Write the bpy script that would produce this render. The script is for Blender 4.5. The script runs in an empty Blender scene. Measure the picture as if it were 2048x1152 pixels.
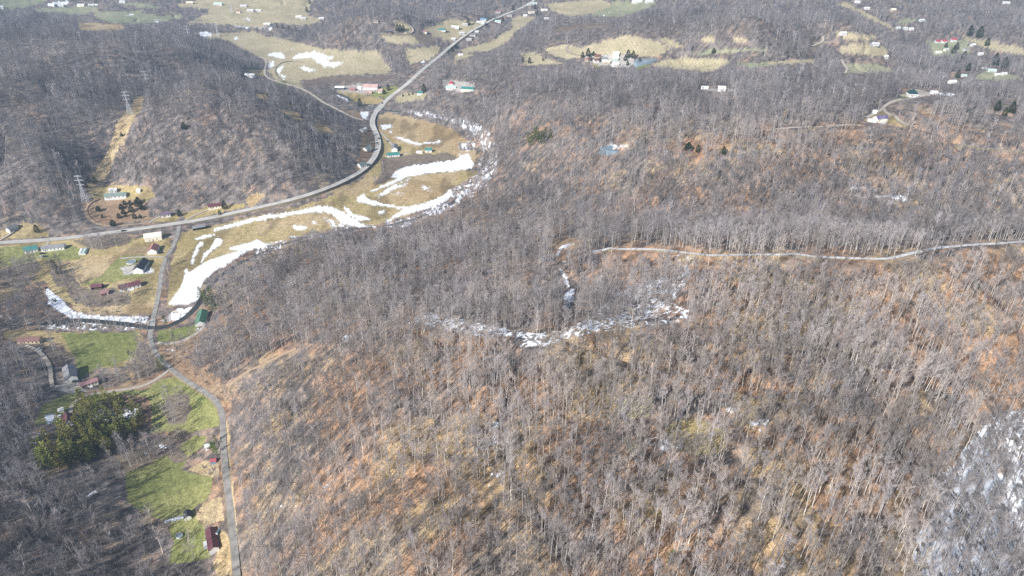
import bpy, math, random
import numpy as np
from mathutils import Vector, Matrix

# ------------------------------------------------------------------ camera, sky, sun, exposure
SC = bpy.context.scene
COL = SC.collection
FPX, PITCH, CAMH = 1422.0, math.radians(31.0), 330.0       # focal length in photo pixels (2048 wide), tilt below the horizon, height over the valley
cam_d = bpy.data.cameras.new('camera'); cam = bpy.data.objects.new('camera', cam_d); COL.objects.link(cam)
cam_d.sensor_width = 36.0; cam_d.lens = FPX / 2048 * 36.0
cam_d.clip_start = 1.0; cam_d.clip_end = 20000.0
cam.location = (0, 0, CAMH); cam.rotation_euler = (math.pi/2 - PITCH, 0, 0)
SC.camera = cam

SUN_EL, SUN_AZ = 35.0, 220.0                                # the sun stands behind the camera, to its left
world = bpy.data.worlds.new('World'); SC.world = world; world.use_nodes = True
wn = world.node_tree; bg = wn.nodes['Background']
sky = wn.nodes.new('ShaderNodeTexSky'); sky.sky_type = 'NISHITA'; sky.sun_disc = False
sky.sun_elevation = math.radians(SUN_EL); sky.sun_rotation = math.radians(SUN_AZ)
wn.links.new(sky.outputs['Color'], bg.inputs['Color']); bg.inputs['Strength'].default_value = 0.08
sun_d = bpy.data.lights.new('sun', 'SUN'); sun = bpy.data.objects.new('sun', sun_d); COL.objects.link(sun)
sun_d.energy = 4.8; sun_d.angle = math.radians(0.5); sun_d.color = (1.0, 0.97, 0.94)
sun.rotation_euler = (math.radians(90 - SUN_EL), 0, math.radians(180 - SUN_AZ)); sun.location = (-300, -300, 600)
SC.view_settings.view_transform = 'Standard'; SC.view_settings.look = 'None'
SC.view_settings.exposure = 0.62; SC.view_settings.gamma = 1.0
try: SC.view_settings.use_curve_mapping = False
except Exception: pass
SC.render.engine = 'CYCLES'
SC.cycles.use_denoising = False; SC.cycles.max_bounces = 4; SC.cycles.diffuse_bounces = 2; SC.cycles.glossy_bounces = 2
SC.cycles.volume_bounces = 0; SC.cycles.transparent_max_bounces = 4
SC.render.resolution_x = 1024; SC.render.resolution_y = 576

R = random.Random(7)
NR = np.random.default_rng(11)

# ------------------------------------------------------------------ small tools
def tag(o, label=None, cat=None, group=None, kind=None):
    if label: o['label'] = label
    if cat: o['category'] = cat
    if group: o['group'] = group
    if kind: o['kind'] = kind
    return o
def empty(name, loc, rz=0.0, scale=1.0):
    o = bpy.data.objects.new(name, None); COL.objects.link(o)
    o.location = loc; o.rotation_euler = (0, 0, rz); o.scale = (scale,)*3; o.empty_display_size = 1
    return o
class MB:
    """collects boxes, tubes and faces, then links them as one mesh object"""
    def __init__(s): s.v = []; s.f = []; s.m = []
    def face(s, pts, m=0):
        n = len(s.v); s.v += [tuple(p) for p in pts]; s.f.append(tuple(range(n, n+len(pts)))); s.m.append(m)
    def box(s, x0, x1, y0, y1, z0, z1, m=0):
        n = len(s.v)
        s.v += [(x0,y0,z0),(x1,y0,z0),(x1,y1,z0),(x0,y1,z0),(x0,y0,z1),(x1,y0,z1),(x1,y1,z1),(x0,y1,z1)]
        for q in ((0,3,2,1),(4,5,6,7),(0,1,5,4),(1,2,6,5),(2,3,7,6),(3,0,4,7)):
            s.f.append(tuple(n+i for i in q)); s.m.append(m)
    def tube(s, p0, p1, r0, r1, k=3, m=0, cap=False):
        p0, p1 = Vector(p0), Vector(p1); d = (p1-p0)
        if d.length < 1e-6: return
        d.normalize(); a = d.orthogonal().normalized(); b = d.cross(a)
        n = len(s.v)
        for p, r in ((p0, r0), (p1, r1)):
            for i in range(k):
                t = 2*math.pi*i/k; s.v.append(tuple(p + a*(r*math.cos(t)) + b*(r*math.sin(t))))
        for i in range(k):
            j = (i+1) % k; s.f.append((n+i, n+j, n+k+j, n+k+i)); s.m.append(m)
        if cap:
            s.f.append(tuple(n+k+i for i in range(k))); s.m.append(m)
            s.f.append(tuple(n+k-1-i for i in range(k))); s.m.append(m)
    def prism(s, prof, y0, y1, m=0):
        """profile in x, z swept along y"""
        n = len(s.v); k = len(prof)
        s.v += [(x, y0, z) for x, z in prof] + [(x, y1, z) for x, z in prof]
        for i in range(k):
            j = (i+1) % k; s.f.append((n+i, n+k+i, n+k+j, n+j)); s.m.append(m)
        s.f.append(tuple(n+i for i in range(k))); s.m.append(m)
        s.f.append(tuple(n+2*k-1-i for i in range(k))); s.m.append(m)
    def mesh(s, name, mats, smooth=False):
        me = bpy.data.meshes.new(name); me.from_pydata(s.v, [], s.f)
        for m in (mats if isinstance(mats, (list, tuple)) else [mats]): me.materials.append(m)
        if any(s.m): me.polygons.foreach_set('material_index', s.m)
        if smooth: me.polygons.foreach_set('use_smooth', [True]*len(s.f))
        me.update(); return me
    def build(s, name, mats, parent=None, smooth=False):
        o = bpy.data.objects.new(name, s.mesh(name, mats, smooth)); COL.objects.link(o)
        if parent: o.parent = parent
        return o

def rdir(r, up):
    a = r.uniform(0, 2*math.pi); z = up; s = math.sqrt(max(0, 1-z*z)); return Vector((s*math.cos(a), s*math.sin(a), z))
def h2(ix, iy, seed):
    n = (ix.astype(np.int64)*374761393 + iy.astype(np.int64)*668265263 + seed*1442695041) & 0x7fffffff
    n = ((n ^ (n >> 13)) * 1274126177) & 0x7fffffff
    n = ((n ^ (n >> 16)) * 1911520717) & 0x7fffffff
    return ((n ^ (n >> 15)) & 0xffffff) / float(0xffffff)
def vnoise(x, y, seed=0):
    x = np.asarray(x, float); y = np.asarray(y, float)
    ix = np.floor(x); iy = np.floor(y); fx = x-ix; fy = y-iy
    fx = fx*fx*(3-2*fx); fy = fy*fy*(3-2*fy); ix = ix.astype(np.int64); iy = iy.astype(np.int64)
    a = h2(ix, iy, seed); b = h2(ix+1, iy, seed); c = h2(ix, iy+1, seed); d = h2(ix+1, iy+1, seed)
    return (a*(1-fx)+b*fx)*(1-fy) + (c*(1-fx)+d*fx)*fy
def fbm(x, y, scale, seed=0, octs=4):
    s = 0; a = 1.0; t = 0; x = np.asarray(x, float)/scale; y = np.asarray(y, float)/scale
    for o in range(octs):
        c, q = math.cos(.6*o+.3), math.sin(.6*o+.3)
        s = s + a*vnoise(c*x-q*y+17.3*o, q*x+c*y-9.1*o, seed+o); t += a; a *= .5; x = x*2.03; y = y*2.03
    return s/t
def sstep(a, b, x):
    t = np.clip((x-a)/(b-a), 0, 1); return t*t*(3-2*t)

CP, SP = math.cos(PITCH), math.sin(PITCH)
def ray(u, v):
    x = (np.asarray(u, float)-1024)/FPX; y = (np.asarray(v, float)-576)/FPX
    return x, CP-y*SP, -SP-y*CP
def plane_pt(u, v, z):
    dx, dy, dz = ray(u, v); t = (CAMH-z)/-dz; return dx*t, dy*t
def project(x, y, z):
    zc = y*CP-(z-CAMH)*SP; yc = -(y*SP+(z-CAMH)*CP)
    zc = np.maximum(zc, 1.0)
    return 1024+FPX*x/zc, 576+FPX*yc/zc, zc

# ------------------------------------------------------------------ the lie of the land: spot heights (photo x, photo y, metres above the river)
SPOT = """0,1150,28 200,1100,14 300,1000,8 420,1100,5 475,1150,6 450,900,4 350,750,3 300,650,1 100,600,0 0,640,2 0,750,14 0,900,24 100,950,16 200,850,8 150,760,4 250,700,1 380,850,4
320,550,2 350,460,4 0,485,5 180,470,4 500,420,4 700,350,4 752,280,4 742,240,4 800,190,4 900,95,6 1000,40,10
520,1000,34 600,1140,52 520,700,26 540,560,10 600,490,2 480,620,8 420,690,8 490,830,22 700,900,72 800,1140,90 800,700,76 700,600,46 700,500,16 820,460,4
1000,1140,104 1000,900,98 1040,690,100 850,655,84 1200,665,99 1370,640,97 1140,600,70 1000,600,62 1250,580,71 900,580,50 1130,520,74 850,510,26 960,450,14 1010,400,10 990,300,2 1010,350,14 1050,330,28
1200,498,92 1350,503,97 1450,508,98 1620,513,99 1780,516,101 1900,500,103 2048,487,106 1350,540,93 1500,600,97 1700,650,96 1900,600,97 2048,650,92 1500,750,106 1500,900,112 1700,800,102 1820,950,96 1950,850,84
1900,1000,72 2048,1000,36 2048,1150,24 1830,1090,88 1500,1140,114 1700,1100,106 1250,800,104 1250,1000,110
1200,455,56 1350,462,58 1500,470,62 1650,472,64 1800,470,68 2048,450,72 1100,430,34 1300,420,58 1300,330,84 1500,300,98 1700,380,80 1900,400,84 2048,350,98 1235,297,76 1080,280,52 1150,350,52
1300,262,86 1500,257,96 1750,237,101 2048,298,108 1200,200,84 1000,200,52 905,222,14 1450,180,90 1700,190,88 1825,192,97 2048,220,104 950,230,10 1030,250,34
1230,120,56 1240,95,72 1380,125,64 1120,110,50 1400,60,94 1500,30,128 1700,40,108 1260,70,84 1930,100,24 1820,120,8 1750,100,40 1760,140,44 2048,150,30 2048,50,60 1830,20,50 1620,120,70 1640,80,80
0,0,60 0,100,94 100,70,88 0,30,50 250,35,40 300,10,34 100,10,40 0,200,84 130,180,80 200,110,92 350,100,70 240,50,46 420,110,46 490,100,5 300,205,54 280,180,52 230,280,44 200,360,16 100,300,62 0,300,58 0,420,22 100,420,14
400,165,82 500,205,74 350,250,68 500,280,54 600,300,42 650,340,16 565,216,60 590,232,52 450,350,24 350,380,12 250,400,8 505,150,8 620,245,46 650,256,38 690,268,22 728,287,7 650,200,4 300,300,56 560,140,4
600,100,3 780,130,3 800,65,8 700,30,58 800,20,70 900,20,48 560,30,20 450,20,24 350,30,26 640,60,8 830,150,14 903,172,30 950,110,26 980,80,12 1050,120,44 1100,60,44 1150,20,26 1250,20,26 870,190,20 700,75,5 1060,35,16
760,225,0 830,228,0 900,242,0 950,268,0 976,300,0 962,340,0 930,385,0 880,420,0 800,447,0 740,457,0 650,467,0 580,487,0 510,518,0 450,545,0 415,585,0 395,620,-1 340,650,-1 300,655,-1 240,645,-1 150,640,-1 60,650,0
850,260,2 800,360,2 860,390,2 700,420,2 560,460,2 430,500,2 380,560,2 250,540,2 100,530,2
-300,500,20 -300,900,40 -300,200,80 -300,50,60 -300,1250,45 2350,500,100 2350,900,60 2350,200,80 2350,50,60 2350,1250,5 500,1350,45 1000,1350,100 1500,1350,110 200,1350,20 1900,1350,60
0,-80,90 300,-80,60 700,-80,80 1024,-80,60 1400,-80,110 1800,-80,80 2048,-80,70 -300,-120,90 2350,-120,90 600,-170,120 1300,-170,120 1024,-185,110"""
_a = np.array([[float(q) for q in t.split(',')] for t in SPOT.split()])
_px, _py = plane_pt(_a[:, 0], _a[:, 1], _a[:, 2])
_C = 35.0
def _ker(d2): return np.sqrt(d2 + _C*_C)
_n = len(_a)
_A = np.zeros((_n+3, _n+3)); _d2 = (_px[:, None]-_px)**2 + (_py[:, None]-_py)**2
_A[:_n, :_n] = _ker(_d2) - 6.0*np.eye(_n)*1.0
_A[:_n, _n] = 1; _A[:_n, _n+1] = _px/1000; _A[:_n, _n+2] = _py/1000; _A[_n:, :_n] = _A[:_n, _n:].T
_w = np.linalg.solve(_A, np.concatenate([_a[:, 2], np.zeros(3)]))
def hz(x, y):
    x = np.atleast_1d(np.asarray(x, float)); y = np.atleast_1d(np.asarray(y, float)); sh = x.shape
    x = x.ravel(); y = y.ravel(); out = np.empty(len(x))
    for i in range(0, len(x), 20000):
        a = x[i:i+20000, None]; b = y[i:i+20000, None]
        out[i:i+20000] = _ker((a-_px)**2+(b-_py)**2) @ _w[:_n] + _w[_n] + _w[_n+1]*a[:, 0]/1000 + _w[_n+2]*b[:, 0]/1000
    hill = sstep(6, 30, out)*(1-.5*sstep(1000, 1500, y))
    out = out + hill*((fbm(x, y, 95, 3, 4)-.5)*16 + (fbm(x, y, 30, 9, 3)-.5)*5) + (fbm(x, y, 60, 5, 2)-.5)*.8
    # gullies running down the wooded slopes
    g = np.abs(fbm(x+30*fbm(x, y, 80, 2, 2), y, 130, 21, 2)-.5)
    out = out - hill*4.5*np.exp(-(g/.02)**2)
    return np.maximum(out, -1.5).reshape(sh)
def at(u, v):
    """photo pixel -> point on the ground"""
    u = np.atleast_1d(np.asarray(u, float)); v = np.atleast_1d(np.asarray(v, float))
    dx, dy, dz = ray(u, v); zs = np.linspace(175, -4, 240)
    t = (CAMH-zs)[None, :]/-dz[:, None]
    X = dx[:, None]*t; Y = dy[:, None]*t; D = zs[None, :]-hz(X, Y)
    k = np.argmax(D < 0, axis=1); k = np.where(k == 0, len(zs)-1, k); i = np.arange(len(u))
    a, b = D[i, k-1], D[i, k]; f = np.where(np.abs(a-b) > 1e-9, a/(a-b), 0).clip(0, 1)
    tt = t[i, k-1]*(1-f)+t[i, k]*f
    return np.stack([dx*tt, dy*tt, CAMH+dz*tt], 1)
def at1(u, v): return Vector(at(u, v)[0])

# ------------------------------------------------------------------ what covers the ground: outlines of fields, snow and clearings as traced on the photo
U0, V0, UW, VW = -320, -200, 2700, 1760
cls = np.zeros((VW, UW), np.uint8); dens = np.ones((VW, UW), np.float32); clear = np.zeros((VW, UW), bool)
snowd = np.zeros((VW, UW), np.float32); force = np.zeros((VW, UW), bool); warm = np.full((VW, UW), .5, np.float32)
CROP = {'a': (0,0), 'b': (512,0), 'c': (1024,0), 'd': (1536,0), 'e': (0,288), 'f': (512,288), 'g': (1024,288), 'h': (1536,288),
        'i': (0,576), 'j': (512,576), 'k': (1024,576), 'l': (1536,576), 'm': (0,864), 'n': (512,864), 'o': (1024,864), 'p': (1536,864)}
def pts(s):
    k = s[0]; v = np.array([[float(q) for q in t.split(',')] for t in s[2:].split()])
    if k == 's': return v
    ox, oy = CROP[k]; return v/4.0 + np.array([ox, oy])
def inside(P):
    x0, y0 = np.floor(P.min(0)-1).astype(int); x1, y1 = np.ceil(P.max(0)+1).astype(int)
    x0 = max(x0, U0); y0 = max(y0, V0); x1 = min(x1, U0+UW-1); y1 = min(y1, V0+VW-1)
    gx, gy = np.meshgrid(np.arange(x0, x1), np.arange(y0, y1)); gx = gx+.5; gy = gy+.5
    ins = np.zeros(gx.shape, bool); n = len(P)
    for i in range(n):
        ax, ay = P[i]; bx, by = P[(i+1) % n]
        if ay == by: continue
        ins ^= ((ay > gy) != (by > gy)) & (gx < (bx-ax)*(gy-ay)/(by-ay)+ax)
    return slice(y0-V0, y1-V0), slice(x0-U0, x1-U0), ins
def zone(s, c=None, d=None, clr=None, sn=None, w=None, fo=None):
    for q in s.strip().split('\n'):
        ys, xs, m = inside(pts(q.strip()))
        for arr, val in ((cls, c), (dens, d), (clear, clr), (snowd, sn), (warm, w), (force, fo)):
            if val is not None: arr[ys, xs][m] = val
LIT, TAN, GRN, PAS, DIRT, SCR, GRV, FARG, STRAW = range(9)
def open_land(s, c): zone(s, c=c, d=0, clr=True, sn=0)
# how warm or grey the leaf litter is
zone("s:-320,-200 2380,-200 2380,250 1000,250 760,420 350,470 -320,480", w=.14)
zone("s:1000,230 2380,230 2380,500 1200,480 1000,480 980,330", w=.36)
zone("s:1330,262 1560,255 1720,262 1900,310 1800,340 1500,345 1330,330", w=.8)
zone("s:1180,330 1500,380 1500,430 1200,410", w=.62)
zone("s:-320,680 100,690 180,850 280,950 330,1060 440,1152 440,1560 -320,1560", w=.2)
zone("s:500,470 800,470 1100,450 1200,490 1120,560 900,600 700,560 560,560", w=.5)
zone("s:450,640 800,640 1060,700 1370,640 1500,560 2048,520 2380,520 2380,820 2048,820 1830,1090 1850,1560 480,1560 470,900", w=.78)
zone("s:1060,690 1340,650 1420,760 1300,830 1080,820", w=1.0)
zone("s:1230,500 1780,520 2048,500 2048,640 1500,640 1400,560 1300,560", w=.9)
# far fields and clearings, top left
open_land("""a:270,70 470,58 780,45 780,90 700,112 560,118 480,100 300,90""", FARG)
open_land("""a:740,110 860,95 1100,92 1300,128 1480,118 1440,140 1330,170 1180,190 900,185 790,150
a:0,-60 420,-60 360,20 200,60 60,70 0,60
a:900,10 1100,20 1300,60 1250,75 1000,40""", FARG)
open_land("a:630,190 690,180 1000,205 1000,238 720,250 640,240", TAN)
open_land("""a:1500,190 1600,135 1690,95 1640,70 1440,55 1420,30 1650,-20 2048,-40 2048,215 1870,200 1700,190
a:1535,255 1700,275 2048,255 2048,440 1900,370 1820,322 1640,302
b:0,-30 470,-30 400,120 520,150 470,190 370,200 150,185 0,225
b:0,265 300,335 520,385 760,402 980,412 1010,460 1080,560 1050,585 800,597 600,603 350,650 375,700 250,690 150,640 95,560 60,470 0,440""", STRAW)
open_land("b:380,640 560,612 900,612 1200,595 1000,640 840,665 700,650 500,670 380,690", SCR)
open_land("""b:-60,560 60,560 90,610 -40,615
b:640,740 700,725 850,750 1040,800 980,840 800,820 680,770""", PAS)
open_land("""b:1000,700 1180,690 1100,740 1040,785 830,745 980,740
b:150,650 240,650 230,690 170,670""", GRN)
open_land("b:640,690 860,670 990,690 980,740 820,745 650,730", GRV)
open_land("""b:1010,280 1260,290 1310,350 1140,360 1010,310
b:1190,390 1460,370 1475,400 1390,470 1230,520 1200,440
b:1320,240 1560,150 1700,170 1840,180 1680,275 1560,325 1420,290 1400,260
b:1640,390 1700,375 1850,350 1990,260 2048,235 2060,300 1930,380 1840,410 1650,425
b:1600,440 1680,425 1740,440 1580,500
b:1110,790 1180,740 1380,750 1350,790 1130,820
b:1100,180 1220,190 1250,240 1240,270 1190,262""", STRAW)
zone("b:1260,290 1400,280 1440,340 1310,350", c=SCR, d=.12, clr=True)
open_land("b:1490,640 1620,650 1750,660 1750,725 1560,730 1490,690", GRV)
open_land("""b:450,990 560,1000 625,1060 500,1070
b:200,872 330,905 400,975 320,960 210,900
b:0,740 70,750 130,800 20,792""", TAN)
zone("b:670,880 830,890 850,960 760,935", c=DIRT, d=.05, clr=True)
zone("b:840,1060 960,1000 960,1152 850,1152", c=DIRT, d=.05, clr=True)
zone("f:830,0 960,0 950,60 880,180 840,230 800,200 820,100", c=DIRT, d=.05, clr=True)
# top right
open_land("""c:250,30 700,-10 790,20 780,60 640,110 480,130 360,110
c:0,140 200,130 110,200 0,275""", STRAW)
open_land("c:640,110 790,50 800,10 1150,10 1100,65 870,140 620,125", FARG)
zone("c:330,215 500,190 780,190 780,215 520,240 340,260", c=SCR, d=.1, clr=True)
open_land("""c:250,400 430,350 500,375 560,380 920,280 1000,285 1180,340 1270,390 1180,450 1000,450 700,460 560,450 430,470 330,440
c:70,430 180,420 280,470 410,510 280,520 100,520
c:1120,510 1270,470 1560,460 1720,480 1750,500 1600,572 1400,560 1240,540 1130,530
c:1500,320 1540,290 1620,300 1640,330 1560,350
c:1760,310 1810,290 1890,330 1800,340
c:1170,300 1230,300 1380,370 1330,390 1250,370""", STRAW)
open_land("""c:1450,432 1600,402 1800,386 2048,398 2048,415 1800,412 1500,444
c:1780,512 2048,500 2048,530 1800,532""", FARG)
open_land("""c:980,530 1100,512 1120,532 1000,560
c:640,505 730,520 690,540 640,525""", GRN)
open_land("c:560,440 720,440 960,430 1000,500 930,535 780,530 640,500", GRV)
open_land("c:1510,705 1800,710 1800,730 1520,730", GRV)
open_land("""d:550,28 620,20 720,70 860,140 980,200 1000,235 880,185 700,90
d:540,250 700,270 860,288 860,320 680,312 560,290
d:1560,290 1780,330 2048,385 2048,440 1780,400 1600,320""", STRAW)
open_land("d:570,380 620,350 930,370 975,455 800,440 570,420", STRAW)
open_land("""d:600,500 850,520 980,550 1020,582 640,582
d:1010,190 1100,150 1200,160 1100,190
d:1040,780 1130,740 1180,770 1060,795""", FARG)
open_land("d:0,490 360,470 375,500 0,522", STRAW)
zone("d:1250,330 1600,320 1620,470 1500,470 1300,440", c=FARG, d=.4, clr=False)
zone("d:1640,620 1750,560 1900,590 2048,625 2048,645 1680,645", c=FARG, d=.1, clr=True)
zone("d:1500,500 1640,600 1560,640 1440,640", c=LIT, d=.4, clr=True)
open_land("d:1140,712 1260,730 1300,760 1180,785 1120,760", GRV)
zone("d:1060,705 1130,712 1120,745 1070,740", c=DIRT, d=0, clr=True)
open_land("d:780,950 900,890 960,905 1080,970 1125,1015 940,985 780,975", PAS)
zone("d:1180,830 1280,900 1450,980 1420,1000 1260,930 1170,870", c=DIRT, d=.1, clr=True)
# power line cut on the left hill
open_land("""a:1080,780 1160,765 1120,890 1050,1000 985,1160 890,1160 925,1000 1000,900 1060,860
e:890,0 985,-10 925,80 880,250 810,305 760,345 720,370 680,370 750,230 840,110""", TAN)
# upper left farm clearing and the strip of houses along the road
open_land("e:690,350 960,330 1200,345 1250,420 1180,450 900,440 760,440", PAS)
open_land("e:690,450 900,440 1150,450 1180,560 1250,600 1100,620 900,650 780,640 680,560 660,500", DIRT)
open_land("""e:0,690 180,640 300,640 390,700 380,745 0,775
e:1230,590 1400,560 1440,590 1400,625 1220,630
e:1450,560 1700,490 1960,470 1960,510 1700,560 1480,615""", PAS)
open_land("e:1960,440 2048,385 2120,400 2070,470 2000,510", TAN)
# road-side valley floor on the left
open_land("s:0,492 60,482 180,476 200,485 340,466 345,495 322,545 315,600 300,628 250,622 150,612 110,592 90,562 20,577 0,602", PAS)
zone("""e:0,830 200,820 330,840 330,900 200,950 0,980
e:330,850 560,800 660,860 640,920 560,940 350,930
e:940,910 1080,880 1180,900 1150,1060 1080,1070 830,1110 640,1140 800,1060""", c=GRN)
zone("""e:560,930 900,880 940,910 800,1060 620,1110 540,1040
e:930,840 1180,820 1190,880 960,900
i:580,150 900,130 1230,110 1220,210 760,210 650,200
i:0,0 150,0 140,60 0,110""", c=TAN)
zone("e:380,940 540,930 560,950 400,970", c=DIRT)
zone("e:970,990 1100,960 1230,1000 1230,1030 1000,1040", c=GRV, sn=.35)
zone("e:900,440 1180,450 1180,560", c=DIRT)
# thickets standing in that valley floor
zone("""e:590,770 750,750 1000,720 1060,760 1010,800 830,850 700,840
e:0,1000 100,985 280,925 335,960 270,1090 200,1152 0,1152
e:370,1020 500,990 640,1110 660,1152 460,1152 420,1060
i:540,0 900,0 1060,80 1040,135 750,155 600,125 540,60""", c=SCR, d=1.2, clr=False, fo=True)
zone("""e:1430,720 1500,700 1490,770 1430,790
e:1330,930 1390,960 1380,1100 1320,1140""", c=SCR, d=1, clr=False, fo=True)
# the bottom land along the river
open_land("s:345,520 362,466 430,450 520,432 640,402 720,362 758,322 768,300 775,330 790,355 930,340 960,345 905,395 860,412 800,437 745,452 690,452 630,462 560,485 500,500 440,528 400,560 385,600 335,615 338,560", PAS)
open_land("s:757,230 775,226 830,236 900,256 935,280 952,305 950,335 905,330 800,300 760,300 756,260", TAN)
open_land("s:756,268 768,262 800,290 830,292 950,320 945,330 905,330 800,312 758,318", PAS)
zone("f:900,440 1000,430 1150,330 1280,260 1480,235 1630,235 1560,340 1470,430 1320,460 1100,485", c=TAN)
zone("f:560,390 700,330 960,260 990,300 930,350 800,400", c=TAN)
zone("f:300,580 700,530 640,640 300,660 0,700 0,640", c=TAN)
zone("""f:1010,110 1250,82 1550,76 1610,110 1590,130 1480,145 1180,165 1100,240 1085,290 960,335 935,310 1010,250 1000,180
f:0,530 200,515 260,540 120,565 0,575""", c=SCR, d=1, clr=False, sn=0, fo=True)
zone("i:330,560 240,620", c=LIT)
# green field and lawns, bottom left
open_land("i:30,345 150,345 560,352 855,356 1120,340 1140,400 1080,560 1000,625 800,640 640,720 620,620 600,560 480,440 350,430 150,430 40,400", PAS)
zone("i:480,360 1100,345 1080,560 800,640 640,720 600,560", c=GRN)
open_land("i:340,930 560,840 900,832 1150,790 1320,730 1400,700 1500,770 1700,900 1775,990 1775,1090 1640,1130 1550,1152 1200,1152 1220,1000 1180,880 1000,850 880,880 720,900 600,940 500,1080 270,1100", GRN)
zone("i:620,850 1000,780 1320,715 1180,800 800,850 600,900", c=DIRT)
zone("i:510,740 640,740 640,800 700,830 560,840 460,820", c=GRV, clr=True, d=0)
zone("i:1330,860 1480,850 1540,960 1480,1090 1340,1090 1310,980", c=SCR, d=1.5, clr=False, fo=True)
open_land("m:1010,280 1150,230 1300,195 1420,120 1560,30 1660,20 1620,110 1500,200 1450,300 1500,320 1700,370 1700,420 1650,550 1570,600 1570,700 1640,760 1650,900 1680,1000 1560,1030 1450,1040 1350,1060 1370,960 1400,880 1350,780 1380,720 1250,690 1130,640 1020,560 1005,440", GRN)
zone("m:1500,300 1640,230 1760,260 1760,350 1700,370", c=TAN)
zone("m:1640,560 1760,520 1790,700 1640,740 1560,690", c=TAN, d=.15, clr=True)
open_land("m:1740,770 1800,800 1850,900 1885,1152 1740,1152 1700,1060 1740,960", TAN)
open_land("i:1255,350 1420,320 1570,290 1580,330 1530,400 1400,430 1260,440", GRN)
zone("i:1260,440 1560,390 1700,270 1780,200 1800,300 1640,400 1540,520 1560,620 1760,720 1850,860 1800,900 1600,800 1380,640 1270,540", c=DIRT, d=.8, clr=False, fo=True)
zone("s:448,830 460,860 465,960 480,1152 476,1152 458,1000 449,900", c=TAN, d=.3, clr=False)
zone("s:450,760 560,640 680,640 640,800 600,1152 482,1152 458,950", w=.45)
# openings in the woods
zone("""g:340,780 430,760 550,770 540,800 420,830 360,900 340,900
g:370,870 430,840 430,950 360,950""", c=DIRT, d=.03, clr=True)
zone("""s:1255,880 1285,885 1285,910 1255,905
s:1240,800 1300,790 1310,830 1250,845""", c=STRAW, d=.35)
zone("s:1470,790 1510,800 1500,850 1470,850", c=TAN, d=.35)
# snow
zone("""f:1080,268 1110,225 1170,192 1330,162 1480,142 1590,130 1625,105 1615,80 1700,90 1725,130 1750,160 1720,190 1640,207 1420,232 1280,252 1180,272
f:1195,265 1110,312 940,382 908,378 1050,315 1150,270
f:820,425 870,395 882,400 862,415 900,450 1000,475 1100,494 1200,498 1295,488 1335,470 1430,450 1500,410 1545,370 1580,340 1660,320 1600,430 1500,460 1400,510 1300,540 1170,570 1080,612 1020,632 1060,600 1110,570 1195,520 1050,502 900,477 815,465
f:0,590 100,570 260,550 400,520 520,500 610,503 660,525 720,560 760,590 840,640 880,655 965,655 950,672 800,662 700,642 640,592 600,545 520,540 330,560 150,590 40,610 0,622
f:700,505 742,510 772,560 850,580 925,600 900,612 820,602 760,580 720,540
f:290,650 350,655 410,675 330,692
f:450,610 480,620 490,640 460,640
f:970,545 1030,525 1030,540 980,560
f:-10,765 40,790 70,802 200,772 205,790 100,817 0,845
f:275,735 360,730 330,750 270,745
f:600,655 680,650 720,645 690,665 610,665
e:1700,692 1850,640 1990,600 2052,588 2052,612 1900,652 1760,692 1712,702
e:1640,880 1700,820 1720,760 1740,745 1780,770 1770,810 1700,840 1650,890 1620,950 1600,952
e:1590,785 1620,780 1632,800 1590,830 1570,880 1555,930 1550,960 1528,970 1538,900 1558,860 1580,820
e:2052,778 1950,800 1830,832 1850,850 1900,852 1700,920 1590,980 1520,1020 1480,1060 1440,1156 1350,1282 1480,1290 1560,1262 1600,1200 1600,1152 1632,1090 1700,1020 1790,980 1920,890 2052,828
e:1540,765 1620,740 1720,720 1722,732 1620,755
e:1490,1000 1502,1005 1490,1060 1480,1055
b:90,445 140,420 200,420 245,470 180,462
b:290,460 370,425 500,415 520,440 630,455 600,472 560,470 580,500 730,500 660,520 610,537 540,532 480,490 470,460 360,472
b:90,500 150,490 140,540 100,540
b:165,560 220,520 216,540 186,580 200,600 242,610 222,632 190,602
b:330,530 440,545 495,577 390,567
b:270,395 330,385 330,390 285,400
b:0,215 130,220 130,232 0,225
b:965,1000 1080,993 1085,1025 1012,1030
b:1058,1066 1090,1040 1094,1046 1066,1072
b:830,890 940,895 900,962 860,962
b:890,845 985,850 950,866
b:640,755 735,800 725,808 645,765
b:1320,490 1400,475 1380,495 1330,505
a:1600,255 1700,260 1690,290 1620,290
a:1870,208 2048,212 2048,222 1890,220
a:1960,148 2048,150 2040,158 1980,158
a:430,20 560,10 540,30 400,45
a:1870,305 1920,302 1910,312 1880,322
a:1000,120 1080,115 1070,122 1010,126
a:1210,172 1290,165 1260,180
c:770,95 790,95 785,102 772,102
c:725,120 745,115 740,130 727,128
d:1370,745 1420,740 1510,755 1480,770 1380,760
d:690,675 800,678 800,686 700,684
d:800,350 890,348 890,358 820,356""", sn=1.0, clr=True, d=0)
zone("f:830,500 890,500 900,515 850,520", sn=0)
zone("b:1110,1085 1200,1118 1290,1142 1480,1128 1482,1136 1380,1152 1280,1156 1190,1132 1105,1095", sn=.95)
zone("""f:530,582 640,602 700,655 600,658 560,612
f:930,420 1010,380 1100,330 1230,270 1240,290 1180,340 1060,380 980,430
f:1080,390 1140,380 1190,400 1130,408
f:1330,340 1400,345 1410,380 1320,370""", sn=.45)
zone("""f:1560,350 1640,310 1740,258 1830,200 1890,190 1880,270 1840,340 1750,390 1730,420 1620,440 1500,470 1560,420
b:1190,885 1300,888 1420,900 1560,935 1690,958 1810,1005 1880,1080 1910,1160 1840,1160 1780,1090 1640,1010 1560,970 1420,945 1300,930 1220,905
g:-420,-10 -300,-10 -290,30 -340,60 -420,50""", sn=.47, c=LIT, d=1.1, clr=False)
zone("s:950,255 975,262 992,290 996,345 960,350 956,320 968,300", sn=.47, c=LIT, d=1.1, clr=False)
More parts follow.
